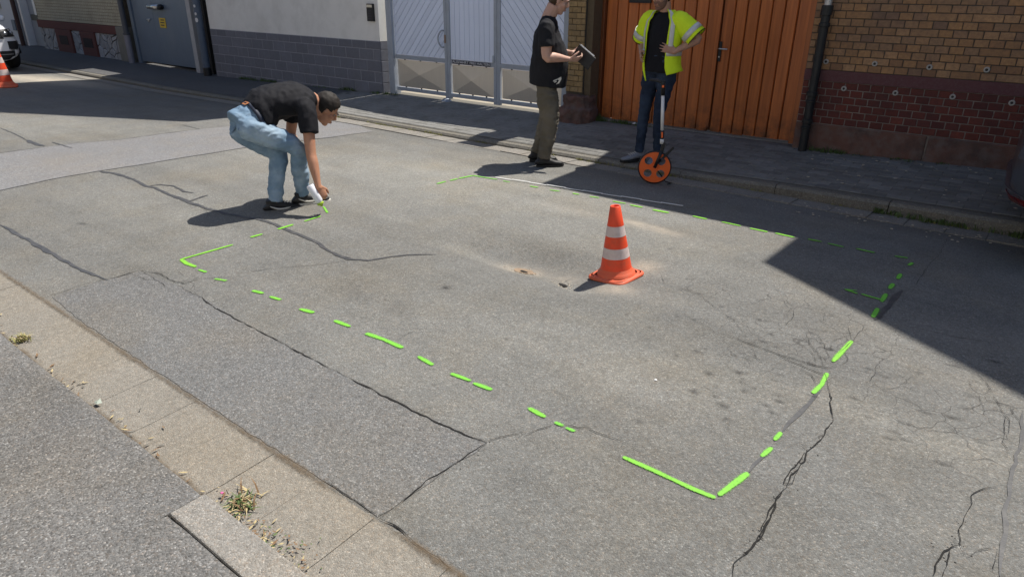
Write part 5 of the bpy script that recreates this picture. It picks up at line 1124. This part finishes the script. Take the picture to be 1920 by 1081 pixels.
for aa in (a0 + .22, a1 - .22):
    m = MB(); m.tube([P3_(-.015, 0, 1.16), P3_(-.01, 0, 1.3), P3_(-.015, 0, 1.41), P3_(-.02, 0, 1.485), P3_(-.025, 0, 1.53)], [(.211, .166), (.216, .161), (.209, .143), (.156, .116), (.1, .096)], rt, 5, False, (aa - .13, aa + .13), 4); m.build("reflective_band", reflect_m, vest, smooth=True, thick=.004)
decal("chest_badge", vest, P3_(.13, -.125, 1.36), fw - rt * .35, (0, 0, 1), [[(-.012, -.035), (.012, -.035), (.012, -.005), (-.012, -.005)], [(-.014, .0), (.014, .0), (.008, .03), (-.008, .03)]], black_plastic, vest, .012)

# ------------------------------------------------------------------ measuring wheel
wc = V((-3.06, 6.20, 0)); wa = V((-.45, .89, 0)).normalized(); wr_ = .165; zw = zroad(wc.x, wc.y) + .004
wc.z = zw + wr_; wt = V((wa.y, -wa.x, 0))       # wa: axle, wt: rolling direction
wheel = empty("measuring_wheel", (wc.x, wc.y, zw), "orange measuring wheel with white telescopic handle standing by the kerb before the vested man", "measuring wheel")
orange_pl = M("orange_plastic", (.85, .15, .03), .45, var=.06, bump=0)
m = MB(); m.lathe(wc, [(wr_ - .012, -.012), (wr_, -.01), (wr_, .01), (wr_ - .012, .012)], 48, wa); m.lathe(wc, [(wr_ - .012, .012), (wr_ - .012, -.012)], 48, wa); m.build("tyre", black_plastic, wheel, smooth=True)
# disc with four round openings: ring, hub, spokes as one pierced plate
bm = bmesh.new(); N = 96; RR = wr_ - .012
def pt2(r, a): return (r * math.cos(a), r * math.sin(a))
m = MB(); holes = [(pt2(.088, R(45 + 90 * k)), .040) for k in range(4)]
gx_ = 56; q = RR / gx_ * 2
def inside(x, y): return math.hypot(x, y) < RR and all(math.hypot(x - hx, y - hy) > hr_ for (hx, hy), hr_ in holes)
pts_out = [pt2(RR, 2 * math.pi * k / 64) for k in range(64)]
cu = bpy.data.curves.new("disc", 'CURVE'); cu.dimensions = '2D'; cu.fill_mode = 'BOTH'; cu.extrude = .006
for ring in [pts_out] + [[(hx + hr_ * math.cos(2 * math.pi * k / 24), hy + hr_ * math.sin(2 * math.pi * k / 24)) for k in range(24)] for (hx, hy), hr_ in holes]:
    spn_ = cu.splines.new('POLY'); spn_.points.add(len(ring) - 1); spn_.use_cyclic_u = True
    for p_, (x, y) in zip(spn_.points, ring): p_.co = (x, y, 0, 1)
tmp = bpy.data.objects.new("disc", cu); COL.objects.link(tmp); bpy.context.view_layer.update()
me = bpy.data.meshes.new_from_object(tmp.evaluated_get(bpy.context.evaluated_depsgraph_get())); bpy.data.objects.remove(tmp); bm.free()
zz = V((0, 0, 1)); rot = Matrix((wt, zz, wt.cross(zz))).transposed().to_4x4(); me.transform(Matrix.Translation(wc - V(origin_of(wheel))) @ rot); me.name = "wheel_disc"; me.materials.clear(); me.materials.append(orange_pl)
o = bpy.data.objects.new("wheel_disc", me); COL.objects.link(o); o.parent = wheel
m = MB()
for (hx, hy), hr_ in holes: m.lathe(wc + wt * hx + zz * hy, [(hr_ + .0005, -.010), (hr_ + .007, -.010), (hr_ + .007, .010), (hr_ + .0005, .010), (hr_ + .0005, -.010)], 24, wa)
m.lathe(wc, [(0, -.016), (.03, -.016), (.03, .016), (0, .016)], 20, wa); m.lathe(wc, [(RR - .01, -.009), (RR, -.009), (RR, .009), (RR - .01, .009), (RR - .01, -.009)], 48, wa); m.build("rim", orange_pl, wheel)
hub_t = wc + wt * .02; lean = (wt * .16 + zz).normalized(); fk = wc + wt * .055 + zz * .17
for s in (-1, 1):
    m = MB(); m.tube([wc + wa * .026 * s, wc + wa * .026 * s + (fk - wc) * .6, fk + wa * .012 * s], [(.008, .016), (.008, .015), (.01, .018)], wa, 10); m.build("fork", black_plastic, wheel, smooth=True)
m = MB(); m.bar(fk - lean * .03, fk + lean * .08, .035, .042, wa); m.build("counter_housing", black_plastic, wheel, bevel=.006)
top = V((-3.035, 6.185, .80)); stick_d = (top - fk).normalized(); sl_ = (top - fk).length
m = MB(); m.tube([fk + stick_d * .07, fk + stick_d * .115], [.02, .02], wa, 14); m.build("white_collar", white_paint, wheel, smooth=True)
m = MB(); m.tube([fk + stick_d * .115, fk + stick_d * .20], [.019, .019], wa, 14); hb = m.build("hinge_block", black_plastic, wheel, smooth=True)
m = MB(); m.bar(fk + stick_d * .13 - wa * .019, fk + stick_d * .185 - wa * .019, .016, .008, wa); m.build("orange_button", orange_pl, hb)
m = MB(); m.tube([fk + stick_d * .20, top], [.0165, .0155], wa, 16); m.build("telescopic_tube", M("white_tube", (.72, .72, .74), .35, var=.04, bump=0), wheel, smooth=True)
m = MB(); m.tube([top, top + stick_d * .10, top + stick_d * .135], [.02, .021, .024], wa, 14); m.tube([top + stick_d * .11 + wt * .0, top + stick_d * .135 - wt * .05, top + stick_d * .14 - wt * .13], [(.016, .02), (.015, .018), (.013, .014)], zz, 12, smooth=2); gp = m.build("grip", black_plastic, wheel, smooth=True)
m = MB(); m.bar(top + stick_d * .075 - wa * .021, top + stick_d * .095 - wa * .021, .02, .01, wa); m.build("orange_button", orange_pl, gp)
kb = fk + lean * .0
m = MB(); m.bar(wc + wt * .07 + zz * .10 - wa * .03, wc + wt * .165 + zz * .215 - wa * .035, .022, .03, wa); m.build("arm_bracket", black_plastic, wheel, bevel=.004)
m = MB(); m.tube([wc + wa * .03, wc + wa * .05 + wt * .08 - zz * .10, wc + wa * .06 + wt * .12 - zz * (wr_ - .012), wc + wa * .02 + wt * .18 - zz * (wr_ - .008), wc - wa * .03 + wt * .14 - zz * (wr_ - .008)], [.006] * 5, zz, 8, smooth=2); m.build("kickstand", black_plastic, wheel, smooth=True)

# ------------------------------------------------------------------ traffic cones
cone_or = M("cone_orange", (.78, .072, .022), .5, var=.06, scale=14, bump=.08, dirt=((.3, .09, .045), .4, 16)); cone_base_m = M("cone_base_orange", (.66, .115, .05), .6, var=.12, scale=12, bump=.15, dirt=((.3, .2, .14), .35, 11))
cone_wh = M("cone_white", (.6, .5, .47), .4, var=.06, scale=16, bump=.05, dirt=((.4, .3, .27), .45, 24))
def make_cone(x, y, z, rot, label, size=1.0):
    c = empty("traffic_cone", (x, y, z), label, "traffic cone"); O = V((x, y, z))
    def sq(r_, n=5): return lambda a, r: r / max(1e-6, (abs(math.cos(a + rot)) ** n + abs(math.sin(a + rot)) ** n) ** (1 / n))
    m = MB(); ring = lambda a, r: r / (abs(math.cos(a + rot)) ** 7 + abs(math.sin(a + rot)) ** 7) ** (1 / 7)
    m.lathe(O, [(.10, .0), (.142, .0), (.146, .008), (.142, .02), (.132, .024)], 48, ring=ring)
    m.lathe(O, [(.132, .024), (.118, .026)], 48, ring=lambda a, r: r / (abs(math.cos(a + rot)) ** 4 + abs(math.sin(a + rot)) ** 4) ** .25)
    m.lathe(O, [(.128, .022), (.122, .040), (.116, .046), (.108, .058), (.102, .07)], 48); m.build("base", cone_base_m, c, smooth=True)
    rr_ = lambda h: .102 + (.033 - .102) * (h - .07) / (.485 - .07)
    for nm, h0, h1, mt in (("body", .07, .148, cone_or), ("reflective_band", .148, .215, cone_wh), ("body", .215, .293, cone_or), ("reflective_band", .293, .36, cone_wh), ("body", .36, .485, cone_or)):
        e = .0008 if mt is cone_wh else 0
        pr = [(rr_(h0) + e, h0), (rr_(h1) + e, h1)]
        if h1 > .48: pr += [(rr_(h1) - .004, h1 + .003), (rr_(h1) - .009, h1), (rr_(h1) - .012, h1 - .05)]
        m = MB(); m.lathe(O, pr, 48); m.build(nm, mt, c, smooth=True)
    if size != 1.0:
        for ch in c.children:
            for v_ in ch.data.vertices: v_.co *= size
    return c
cx_, cy_ = (-2.064, 3.765)
tilted = make_cone(cx_, cy_, zr(cx_ + .0, cy_ + .05) + .003, R(6), "orange traffic cone with white bands standing inside the sprayed green rectangle")
# it stands on the lip of the sunken spot and leans a little into it
tilted.rotation_mode = 'QUATERNION'; tilted.rotation_quaternion = Matrix.Rotation(R(4.6), 3, V((.48, -.88, 0))).to_quaternion()
cx_, cy_ = (-16.038, 4.668)
make_cone(cx_, cy_, zr(cx_, cy_), R(20), "faraway traffic cone cut by the left edge in front of the white car", 1.5)

# ------------------------------------------------------------------ folding rule laid along the far dashes
A, Bp = V((*(-4.305, 5.223), 0)), V((*(-2.434, 5.544), 0)); n = 10; d_ = (Bp - A) / n; sdv = V((-d_.y, d_.x, 0)).normalized()
rule = empty("folding_rule", (A.x, A.y, zr(A.x, A.y)), "white folding rule opened out straight on the asphalt along the green dashes", "folding rule")
rm = M("rule_white", (.72, .72, .7), .5, var=.05, bump=0)
for i in range(n):
    a, b = A + d_ * (i - .03), A + d_ * (i + 1.03); off = sdv * (.0015 if i % 2 else -.0015) + sdv * (.0012 * math.sin(i * .9)); h = .009 + (.0035 if i % 2 else 0)
    a.z = zr(a.x, a.y) + h; b.z = zr(b.x, b.y) + h; m = MB(); m.bar(a + off, b + off, .0145, .0034); m.build("rule_segment", rm, rule)

# ------------------------------------------------------------------ cars
glass_m = M("car_glass", (.02, .025, .03), .08, spec=.6, bump=0, var=.05); tyre_m = M("tyre_rubber", (.02, .02, .02), .85); alloy = M("alloy", (.4, .4, .42), .35, metal=.8, bump=0)
trim_m = M("black_trim", (.02, .02, .022), .55, bump=.05); lamp_m = M("lamp_glass", (.35, .37, .4), .12, metal=.5, bump=0); red_lens = M("red_lens", (.12, .01, .01), .25, bump=0)
smoke_lens = M("smoked_lens", (.10, .105, .12), .2, bump=0)
def make_car(name, label, x, y, z, heading, paint_c, L=4.2, W=1.8):
    root = empty(name, (x, y, z), label, "car")
    pm_ = M(name + "_paint", paint_c, .28, metal=.0, var=.03, bump=0, spec=.6); pm_.node_tree.nodes["Principled BSDF"].inputs["Coat Weight"].default_value = .6
    ca, sa = math.cos(heading), math.sin(heading); T = lambda p: V((x + p[0] * ca - p[1] * sa, y + p[0] * sa + p[1] * ca, z + p[2])); h = L / 2; w = W / 2
    def mk(f):
        m = MB(); f(m); m.v = [tuple(T(v)) for v in m.v]; return m
    # lower body: side outline stations (x, half width, z bottom, z top)
    ST = [(-h, .55, .42, .62, .80), (-h + .05, .72, .34, .62, .92), (-h + .16, .84, .28, .6, 1.0), (-h + .5, .9, .25, .58, 1.02), (-1.0, .9, .24, .58, 1.0), (0, .9, .24, .58, .98), (.75, .9, .24, .58, 1.04), (1.15, .9, .25, .58, 1.05), (1.6, .89, .25, .58, 1.02), (h - .3, .86, .24, .56, .99), (h - .14, .8, .23, .5, .96), (h - .04, .7, .22, .5, .91), (h, .55, .26, .48, .82)]
    def low(m):
        vs = []; fs = []; N = 20
        for (sx, hw, zb, zm, zt_) in ST:
            for k in range(N):
                a = 2 * math.pi * k / N; cs, sn = math.cos(a), math.sin(a)
                yy = hw * w / .9 * math.copysign(abs(cs) ** .42, cs); z0 = (zb + zt_) / 2; zz_ = z0 + (zt_ - zb) / 2 * math.copysign(abs(sn) ** .5, sn)
                if sn > .3: yy *= .94
                vs.append((sx, yy, zz_))
        for i in range(len(ST) - 1):
            for k in range(N): fs.append((i * N + k, i * N + (k + 1) % N, (i + 1) * N + (k + 1) % N, (i + 1) * N + k))
        fs += [tuple(range(N)), tuple((len(ST) - 1) * N + k for k in range(N))]; m.add(vs, fs)
    lowm = MB(); low(lowm); bvl = BVHTree.FromPolygons([V(v) for v in lowm.v], lowm.f)
    def surf(y_, z_, d):
        """x of the bumper or bonnet surface at (y, z), seen from the front (d = 1) or rear (d = -1)"""
        hit = bvl.ray_cast(V((d * 4, y_, z_)), V((-d, 0, 0)))
        return hit[0].x if hit[0] is not None and hit[0].x * d > h - .75 else d * (h - .7)
    mk(low).build("body", pm_, root, smooth=True)
    mk(lambda m: m.prism([(-h + .25, .96), (1.0, 1.0), (.25, 1.52), (-.2, 1.58), (-1.35, 1.55), (-h + .1, 1.05)], 'y', -.72, .72)).build("windows", glass_m, root, bevel=.12)
    mk(lambda m: m.prism([(.28, 1.505), (-.2, 1.585), (-1.35, 1.56), (-1.62, 1.47), (-1.3, 1.53), (-.2, 1.54)], 'y', -.7, .7)).build("roof", pm_, root, bevel=.03)
    for sx in (-1.25, 1.3):
        for s in (-1, 1):
            mk(lambda m: m.lathe((sx, s * (w - .2), .33), [(.2, 0), (.31, .01), (.33, .04), (.33, .16), (.31, .19), (.2, .2)], 28, (0, s, 0))).build("tyre", tyre_m, root, smooth=True)
            mk(lambda m: m.lathe((sx, s * (w - .2), .33), [(0, .17), (.05, .19), (.1, .175), (.19, .185), (.215, .2)], 20, (0, s, 0))).build("rim", alloy, root, smooth=True)
            mk(lambda m: m.tube([(sx + .39 * math.cos(t_), s * (w - .012), .34 + .39 * math.sin(t_)) for t_ in frange(.0, math.pi, .25)], [(.02, .05)] * 14 if False else [(.02, .05)] * len(frange(.0, math.pi, .25)), (0, 1, 0), 8)).build("wheel_arch", trim_m, root, smooth=True)
    def strip(m, y0, y1, z0, z1, out=.012, n=10, d=1):
        vs = []; K = 4
        for i in range(n + 1):
            yy = y0 + (y1 - y0) * i / n
            for k in range(K + 1): z_ = z0 + (z1 - z0) * k / K; vs.append((surf(yy, z_, d) + d * out, yy, z_))
            for k in range(K, -1, -1): z_ = z0 + (z1 - z0) * k / K; vs.append((surf(yy, z_, d) - d * .04, yy, z_))
        r_ = 2 * K + 2; fs = [(i * r_ + k, i * r_ + (k + 1) % r_, (i + 1) * r_ + (k + 1) % r_, (i + 1) * r_ + k) for i in range(n) for k in range(r_)]
        m.add(vs, fs + [tuple(range(r_)), tuple(n * r_ + k for k in range(r_ - 1, -1, -1))])
    mk(lambda m: strip(m, -.50, .50, .70, .885, .012)).build("grille", trim_m, root)
    for s in (-1, 1):
        hl = mk(lambda m: strip(m, s * .47, s * .82, .735, .90, .016)).build("headlight", trim_m, root)
        for yy in (.58, .72): mk(lambda m: m.lathe((surf(s * yy, .81, 1) + .012, s * yy, .81), [(0, .016), (.035, .012), (.05, -.01)], 14, (1, s * .5, 0))).build("lens", lamp_m, hl, smooth=True)
        fg = mk(lambda m: strip(m, s * .56, s * .80, .47, .645, .012)).build("fog_lamp_bezel", trim_m, root)
        mk(lambda m: m.tube([(surf(s * yy, zz_, 1) + .015, s * yy, zz_) for yy, zz_ in ((.55, .48), (.62, .455), (.76, .46), (.81, .5), (.81, .62))], [.010] * 5, (0, 0, 1), 8)).build("bezel_trim", alloy, fg, smooth=True)
        mk(lambda m: strip(m, s * .55, s * .82, .66, .80, .010, 8, -1)).build("tail_lamp", smoke_lens, root)
        mk(lambda m: strip(m, s * .45, s * .84, .36, .41, .036, 8, -1)).build("reflector", red_lens, root)
        mk(lambda m: m.bar((.55, s * .98, 1.08), (.72, s * .95, 1.08), .2, .13)).build("mirror", pm_, root, bevel=.04)
    mk(lambda m: strip(m, -.82, .82, .25, .44, .014)).build("lower_bumper", trim_m, root); mk(lambda m: strip(m, -.74, .74, .36, .375, .024)).build("skid_plate", alloy, root)
    xp = surf(0, .58, 1); mk(lambda m: m.box(xp - .02, xp + .03, -.26, .26, .53, .64)).build("number_plate", white_paint, root, bevel=.004)
    mk(lambda m: strip(m, -.84, .84, .27, .44, .03, 16, -1)).build("rear_bumper", pm_, root)
    mk(lambda m: strip(m, -.84, .84, .345, .356, .036, 16, -1)).build("bumper_trim", alloy, root)
    return root
make_car("white_car", "white car with black grille and bumper parked in the shade at the far left", -21.3, 5.32, zroad(-21, 5.3) - .02, 0.0, (.86, .87, .9))
make_car("dark_car", "dark grey car parked at the kerb, its rear corner entering at the right edge", 1.90, 6.66, .0, 0.06, (.06, .065, .08))

# ------------------------------------------------------------------ weeds, grass and litter
leaf_g = M("weed_leaf", (.08, .125, .035), .7, var=.35, scale=30, bump=0); grass_dry = M("dry_grass", (.26, .25, .09), .8, var=.3, scale=30, bump=0); straw = M("straw", (.42, .34, .18), .8, var=.3, scale=40, bump=0); leaf_b = M("dead_leaf", (.2, .12, .06), .8, var=.4, scale=40, bump=0)
def blades(mb, x, y, z, n, h, spread, rr, wd=.004):
    for _ in range(n):
        a = rr.uniform(0, 6.28); b = rr.uniform(0, 1) ** .7 * spread; l = h * rr.uniform(.5, 1.15); p = V((x + rr.gauss(0, spread * .35), y + rr.gauss(0, spread * .3), z)); o = V((math.cos(a), math.sin(a), 0)); s = V((-o.y, o.x, 0)) * wd
        p1 = p + o * b * .35 + V((0, 0, l * .6)); p2 = p + o * b + V((0, 0, l * rr.uniform(.6, 1.0))); mb.add([p - s, p + s, p1 + s * .8, p1 - s * .8, p2], [(0, 1, 2, 3), (3, 2, 4)])
gr = random.Random(21)
kg = MB()
for _ in range(430):
    x = gr.uniform(-9.5, 1.2); k = noise.noise(V((x * 1.4, 0, 3)))
    if k < -.05: continue
    blades(kg, x, 6.675 + gr.gauss(0, .008), zroad(x, 6.65), 7, .035 + .05 * max(0, k), .035, gr, .0025)
tag(kg.build("kerb_grass", grass_dry, kind="stuff"), "thin yellowish grass growing in the seam between far gutter and kerb", "grass")
wg_ = MB()
for x0, x1, dens, h in ((-2.12, -1.75, 60, .06), (-5.0, -4.2, 70, .06), (-5.05, -4.9, 30, .09), (-9.5, -9.1, 30, .05), (-9.1, -8.85, 22, .05), (-10.3, -9.9, 35, .06), (-13.6, -12.3, 90, .07), (-1.7, -.2, 30, .03), (-5.45, -5.0, 26, .05), (-11.8, -10.6, 25, .03)):
    for _ in range(dens):
        x = gr.uniform(x0, x1); y = (8.13 if not -5.1 < x < -2.4 else 8.3) - abs(gr.gauss(0, .03)); gr.random() < .55 and blades(wg_, x, y, zside(x, min(y, 8.15)), 7, h * gr.uniform(.5, 1.3), .06, gr, .004)
for _ in range(60):
    x = gr.uniform(-1.1, 1.2); blades(wg_, x, 6.66 + gr.gauss(0, .015), zroad(x, 6.65) + .01, 9, .06, .06, gr, .005)
tag(wg_.build("wall_weeds", leaf_g, kind="stuff"), "low green weeds along the foot of the far walls and gates", "weeds")
def weed(px_xy, label, mats, z, n, h, spread):
    x, y = px_xy; r = empty("weed", (x, y, z), label, "weed")
    for mt, nm, k, hh in mats:
        m = MB(); blades(m, x, y, z, int(n * k), h * hh, spread, gr, .0035); m.build(nm, mt, r, kind='stuff')
weed((-4.585, 1.429), "dry yellow grass tuft at the gutter edge near the left side", ((straw, "dry_blades", .8, .8), (grass_dry, "leaf_blades", 1, 1)), zroad(-4.4, .95) + .015, 42, .06, .09) if False else None
weed((-4.132, 0.963), "dry yellow grass tuft growing between footway edge and gutter slabs", ((straw, "dry_blades", .8, .8), (grass_dry, "leaf_blades", 1, 1)), zroad(-3.8, .92) + .02, 40, .045, .06)
weed((-2.041, 0.980), "green weed with dark twigs and a pink petal in the gutter beside the kerbstone", ((leaf_g, "leaf_blades", 1, .8), (straw, "dry_blades", .9, .6), (leaf_b, "twig", .35, 1.5)), zroad(-1.85, .93) + .02, 40, .038, .075)
m = MB(); x, y = (-2.134, 0.957); m.ell((x, y, zroad(x, y) + .035), (.008, .006, .003), None, 10, 6); tag(m.build("petal", M("pink_petal", (.6, .12, .3), .7), smooth=True, loc=(x, y, zroad(x, y) + .035)), "tiny pink petal lying on the weed in the near gutter", "petal")
lit = MB()
for _ in range(520):
    x = gr.uniform(-6, .6); k = noise.noise(V((x * 2.3, 1, 9))); y = .90 + abs(gr.gauss(0, .035 + .05 * max(0, k)))
    if gr.random() > .25 + .9 * max(0, k + .1): continue
    a = gr.uniform(0, 6.28); l, w_ = gr.uniform(.006, .022), gr.uniform(.002, .006); z = zroad(x, y) + .02 + (.006 if y < .95 else 0); u = V((math.cos(a), math.sin(a), gr.uniform(-.2, .3))) * l; s = V((-math.sin(a), math.cos(a), gr.uniform(-.3, .3))) * w_; p = V((x, y, z + .002))
    lit.cur = gr.choice((0, 0, 1, 1, 2)); lit.add([p - u, p - s, p + u, p + s], [(0, 1, 2, 3)])
for _ in range(230):
    x, y = gr.gauss(-1.78, .16), .895 + abs(gr.gauss(0, .045)); a = gr.uniform(0, 6.28); l, w_ = gr.uniform(.003, .013), gr.uniform(.0015, .004); z = zroad(x, y) + .026
    u = V((math.cos(a), math.sin(a), gr.uniform(-.2, .4))) * l; s = V((-math.sin(a), math.cos(a), gr.uniform(-.3, .3))) * w_; p = V((x, y, z + .002)); lit.cur = gr.choice((0, 0, 1, 2, 3)); lit.add([p - u, p - s, p + u, p + s], [(0, 1, 2, 3)])
tag(lit.build("gutter_litter", [leaf_b, straw, joint_m, leaf_g], kind="stuff"), "dead leaf crumbs, straw and grit lying in the near gutter", "litter")
peb = MB()
for _ in range(260):
    if gr.random() < .5: x, y = gr.uniform(-2.2, .3), gr.uniform(6.9, 8.1); z = zside(x, y); s = gr.uniform(.006, .018)
    else: x, y = gr.uniform(-1.9, .2), gr.uniform(6.1, 6.6); z = zroad(x, y) + .008; s = gr.uniform(.004, .014)
    if gr.random() < .6: continue
    peb.ell((x, y, z + s * .2), (s, s * .7, s * .35), None, 6, 4)
for _ in range(90):
    (hx, hy) = gr.choice(HOLES); a = gr.uniform(0, 6.28); d = gr.uniform(.0, .16) if hx < HOLES[1][0] - .01 else gr.uniform(.02, .09); s = gr.uniform(.003, .008); x, y = hx + d * math.cos(a), hy + d * .6 * math.sin(a); peb.ell((x, y, zr(x, y) + s * .3), (s, s * .8, s * .5), None, 6, 4)
crumbs = MB()
CRUMB = [(-0.45, 2.73), (-0.45, 2.72), (-0.45, 2.71), (-0.45, 2.69), (-0.45, 2.68), (-0.45, 2.66), (-0.46, 2.63), (-0.47, 2.61), (-0.47, 2.61), (-0.47, 2.58), (-0.46, 2.57), (-0.47, 2.56), (-0.46, 2.54), (-0.47, 2.52), (-0.46, 2.53), (-0.46, 2.52), (-0.46, 2.49), (-0.47, 2.47), (-0.47, 2.45), (-0.47, 2.45), (-0.47, 2.44), (-0.46, 2.43), (-0.48, 2.40), (-0.47, 2.41), (-0.47, 2.41), (-0.48, 2.38), (-0.47, 2.37), (-0.48, 2.36), (-0.47, 2.35), (-0.47, 2.33), (-0.45, 2.31), (-0.46, 2.29), (-0.46, 2.27), (-0.47, 2.26), (-0.47, 2.24), (-0.46, 2.23), (-0.46, 2.20), (-0.47, 2.20), (-0.46, 2.18), (-0.46, 2.16), (-0.46, 2.15), (-0.46, 2.13), (-0.46, 2.12), (-0.45, 2.09), (-0.47, 2.06), (-0.46, 2.04), (-0.46, 2.03), (-0.46, 2.03), (-0.46, 2.00), (-0.46, 1.99), (-0.45, 1.98), (-0.46, 1.97), (-0.46, 1.95), (-0.47, 1.94), (-0.47, 1.92), (-0.47, 1.90), (-0.47, 1.89), (-0.46, 1.87), (-0.47, 1.87), (-0.48, 1.84), (0.10, 2.54), (0.10, 2.52), (0.09, 2.50), (0.08, 2.49), (0.09, 2.45), (0.08, 2.42), (0.09, 2.42), (0.09, 2.41), (0.09, 2.40), (0.10, 2.39), (0.10, 2.37), (0.10, 2.36), (0.08, 2.35), (0.07, 2.33), (0.07, 2.34), (0.05, 2.31), (0.06, 2.31), (0.05, 2.31), (0.05, 2.28), (0.06, 2.26), (0.04, 2.26), (0.07, 2.28), (0.08, 2.28), (0.10, 2.29), (0.12, 2.33), (-1.54, 1.81), (-1.55, 1.79), (-1.55, 1.79), (-1.54, 1.77), (-1.54, 1.75), (-1.56, 1.73), (-1.54, 1.71), (-1.56, 1.67), (-1.55, 1.65), (-1.56, 1.63), (-1.57, 1.60), (-1.56, 1.57), (-1.56, 1.55), (-1.57, 1.53), (-1.57, 1.52), (-1.58, 1.50), (-1.58, 1.46), (-1.59, 1.45), (-1.57, 1.41), (-1.58, 1.41), (-1.58, 1.38), (-1.59, 1.35), (-1.59, 1.34), (-1.59, 1.31), (-1.60, 1.29)]
for x, y in CRUMB:
    if gr.random() < .75:
        sx, sy, q_ = x + gr.gauss(0, .014), y + gr.gauss(0, .014), gr.uniform(.0018, .0042); crumbs.ell((sx, sy, zr(sx, sy) + q_ * .4), (q_, q_ * .8, q_ * .6), None, 6, 4)
tag(crumbs.build("asphalt_crumbs", M("asphalt_crumb", (.13, .125, .115), .95, var=.4, scale=80, bump=0), kind="stuff"), "loose asphalt crumbs lying along the wide cracks in the foreground", "grit")
tag(peb.build("pale_grit", M("pale_grit", (.38, .34, .28), .9, var=.3, scale=60, bump=0), kind="stuff"), "pale stones and crumbs scattered on the shaded footway, gutter and holes", "grit")
for (hx, hy), r1, r2 in ((HOLES[0], .03, .016), (HOLES[1], .036, .020)):
    m = MB(); n = 16; vs = []
    for k in range(n):
        a = 2 * math.pi * k / n; q = 1 + .3 * noise.noise(V((math.cos(a) * 2, math.sin(a) * 2, hx * 9))); vs.append((hx + r1 * q * math.cos(a), hy + r2 * q * math.sin(a), zr(hx + r1 * q * math.cos(a), hy + r2 * q * math.sin(a)) + .010))
    m.add(vs, [tuple(range(n))]); m.build("hole", crack_m, road)
bits = M("white_scrap", (.75, .75, .75), .8, bump=0)
def scrap(nm, xy, z, s, label, mt, cat):
    x, y = xy; m = MB(); m.add([(x - s, y - s * .5, z + .002), (x + s * .7, y - s * .6, z + .004), (x + s, y + s * .5, z + .003), (x - s * .2, y + s * .7, z + s * .8), (x - s * .9, y + s * .3, z + s * .25), (x, y, z + s * .55)], [(0, 1, 5), (1, 2, 5), (2, 3, 5), (3, 4, 5), (4, 0, 5), (0, 4, 3, 2, 1)])
    tag(m.build(nm, mt, loc=(x, y, z)), label, cat)
x, y = (-0.903, 6.701); scrap("white_bit", (x, y), zroad(x, y) + .012, .03, "small white paper scrap in the far gutter by the right side", bits, "scrap")
x, y = (-1.219, 2.691); scrap("chewing_gum", (x, y), zr(x, y), .008, "tiny white blob on the asphalt in the middle of the marked area", bits, "gum")
x, y = (-3.149, 0.939); scrap("leaf", (x, y), zroad(x, y) + .03, .02, "pale grey green leaf lying at the edge of the near footway", M("pale_leaf", (.36, .4, .34), .7, bump=0), "leaf")
x, y = (-3.465, 0.879); scrap("plastic_scrap", (x, y), zroad(x, y) + .028, .014, "pale blue plastic scrap lying between near footway and gutter", M("pale_blue", (.4, .55, .6), .5, bump=0), "scrap")
x, y = (-4.516, 8.583); scrap("white_bit", (-4.43, 8.27), .085, .03, "small white piece in the weeds under the wooden gate", bits, "scrap")  # small white shape at the foot of the gate
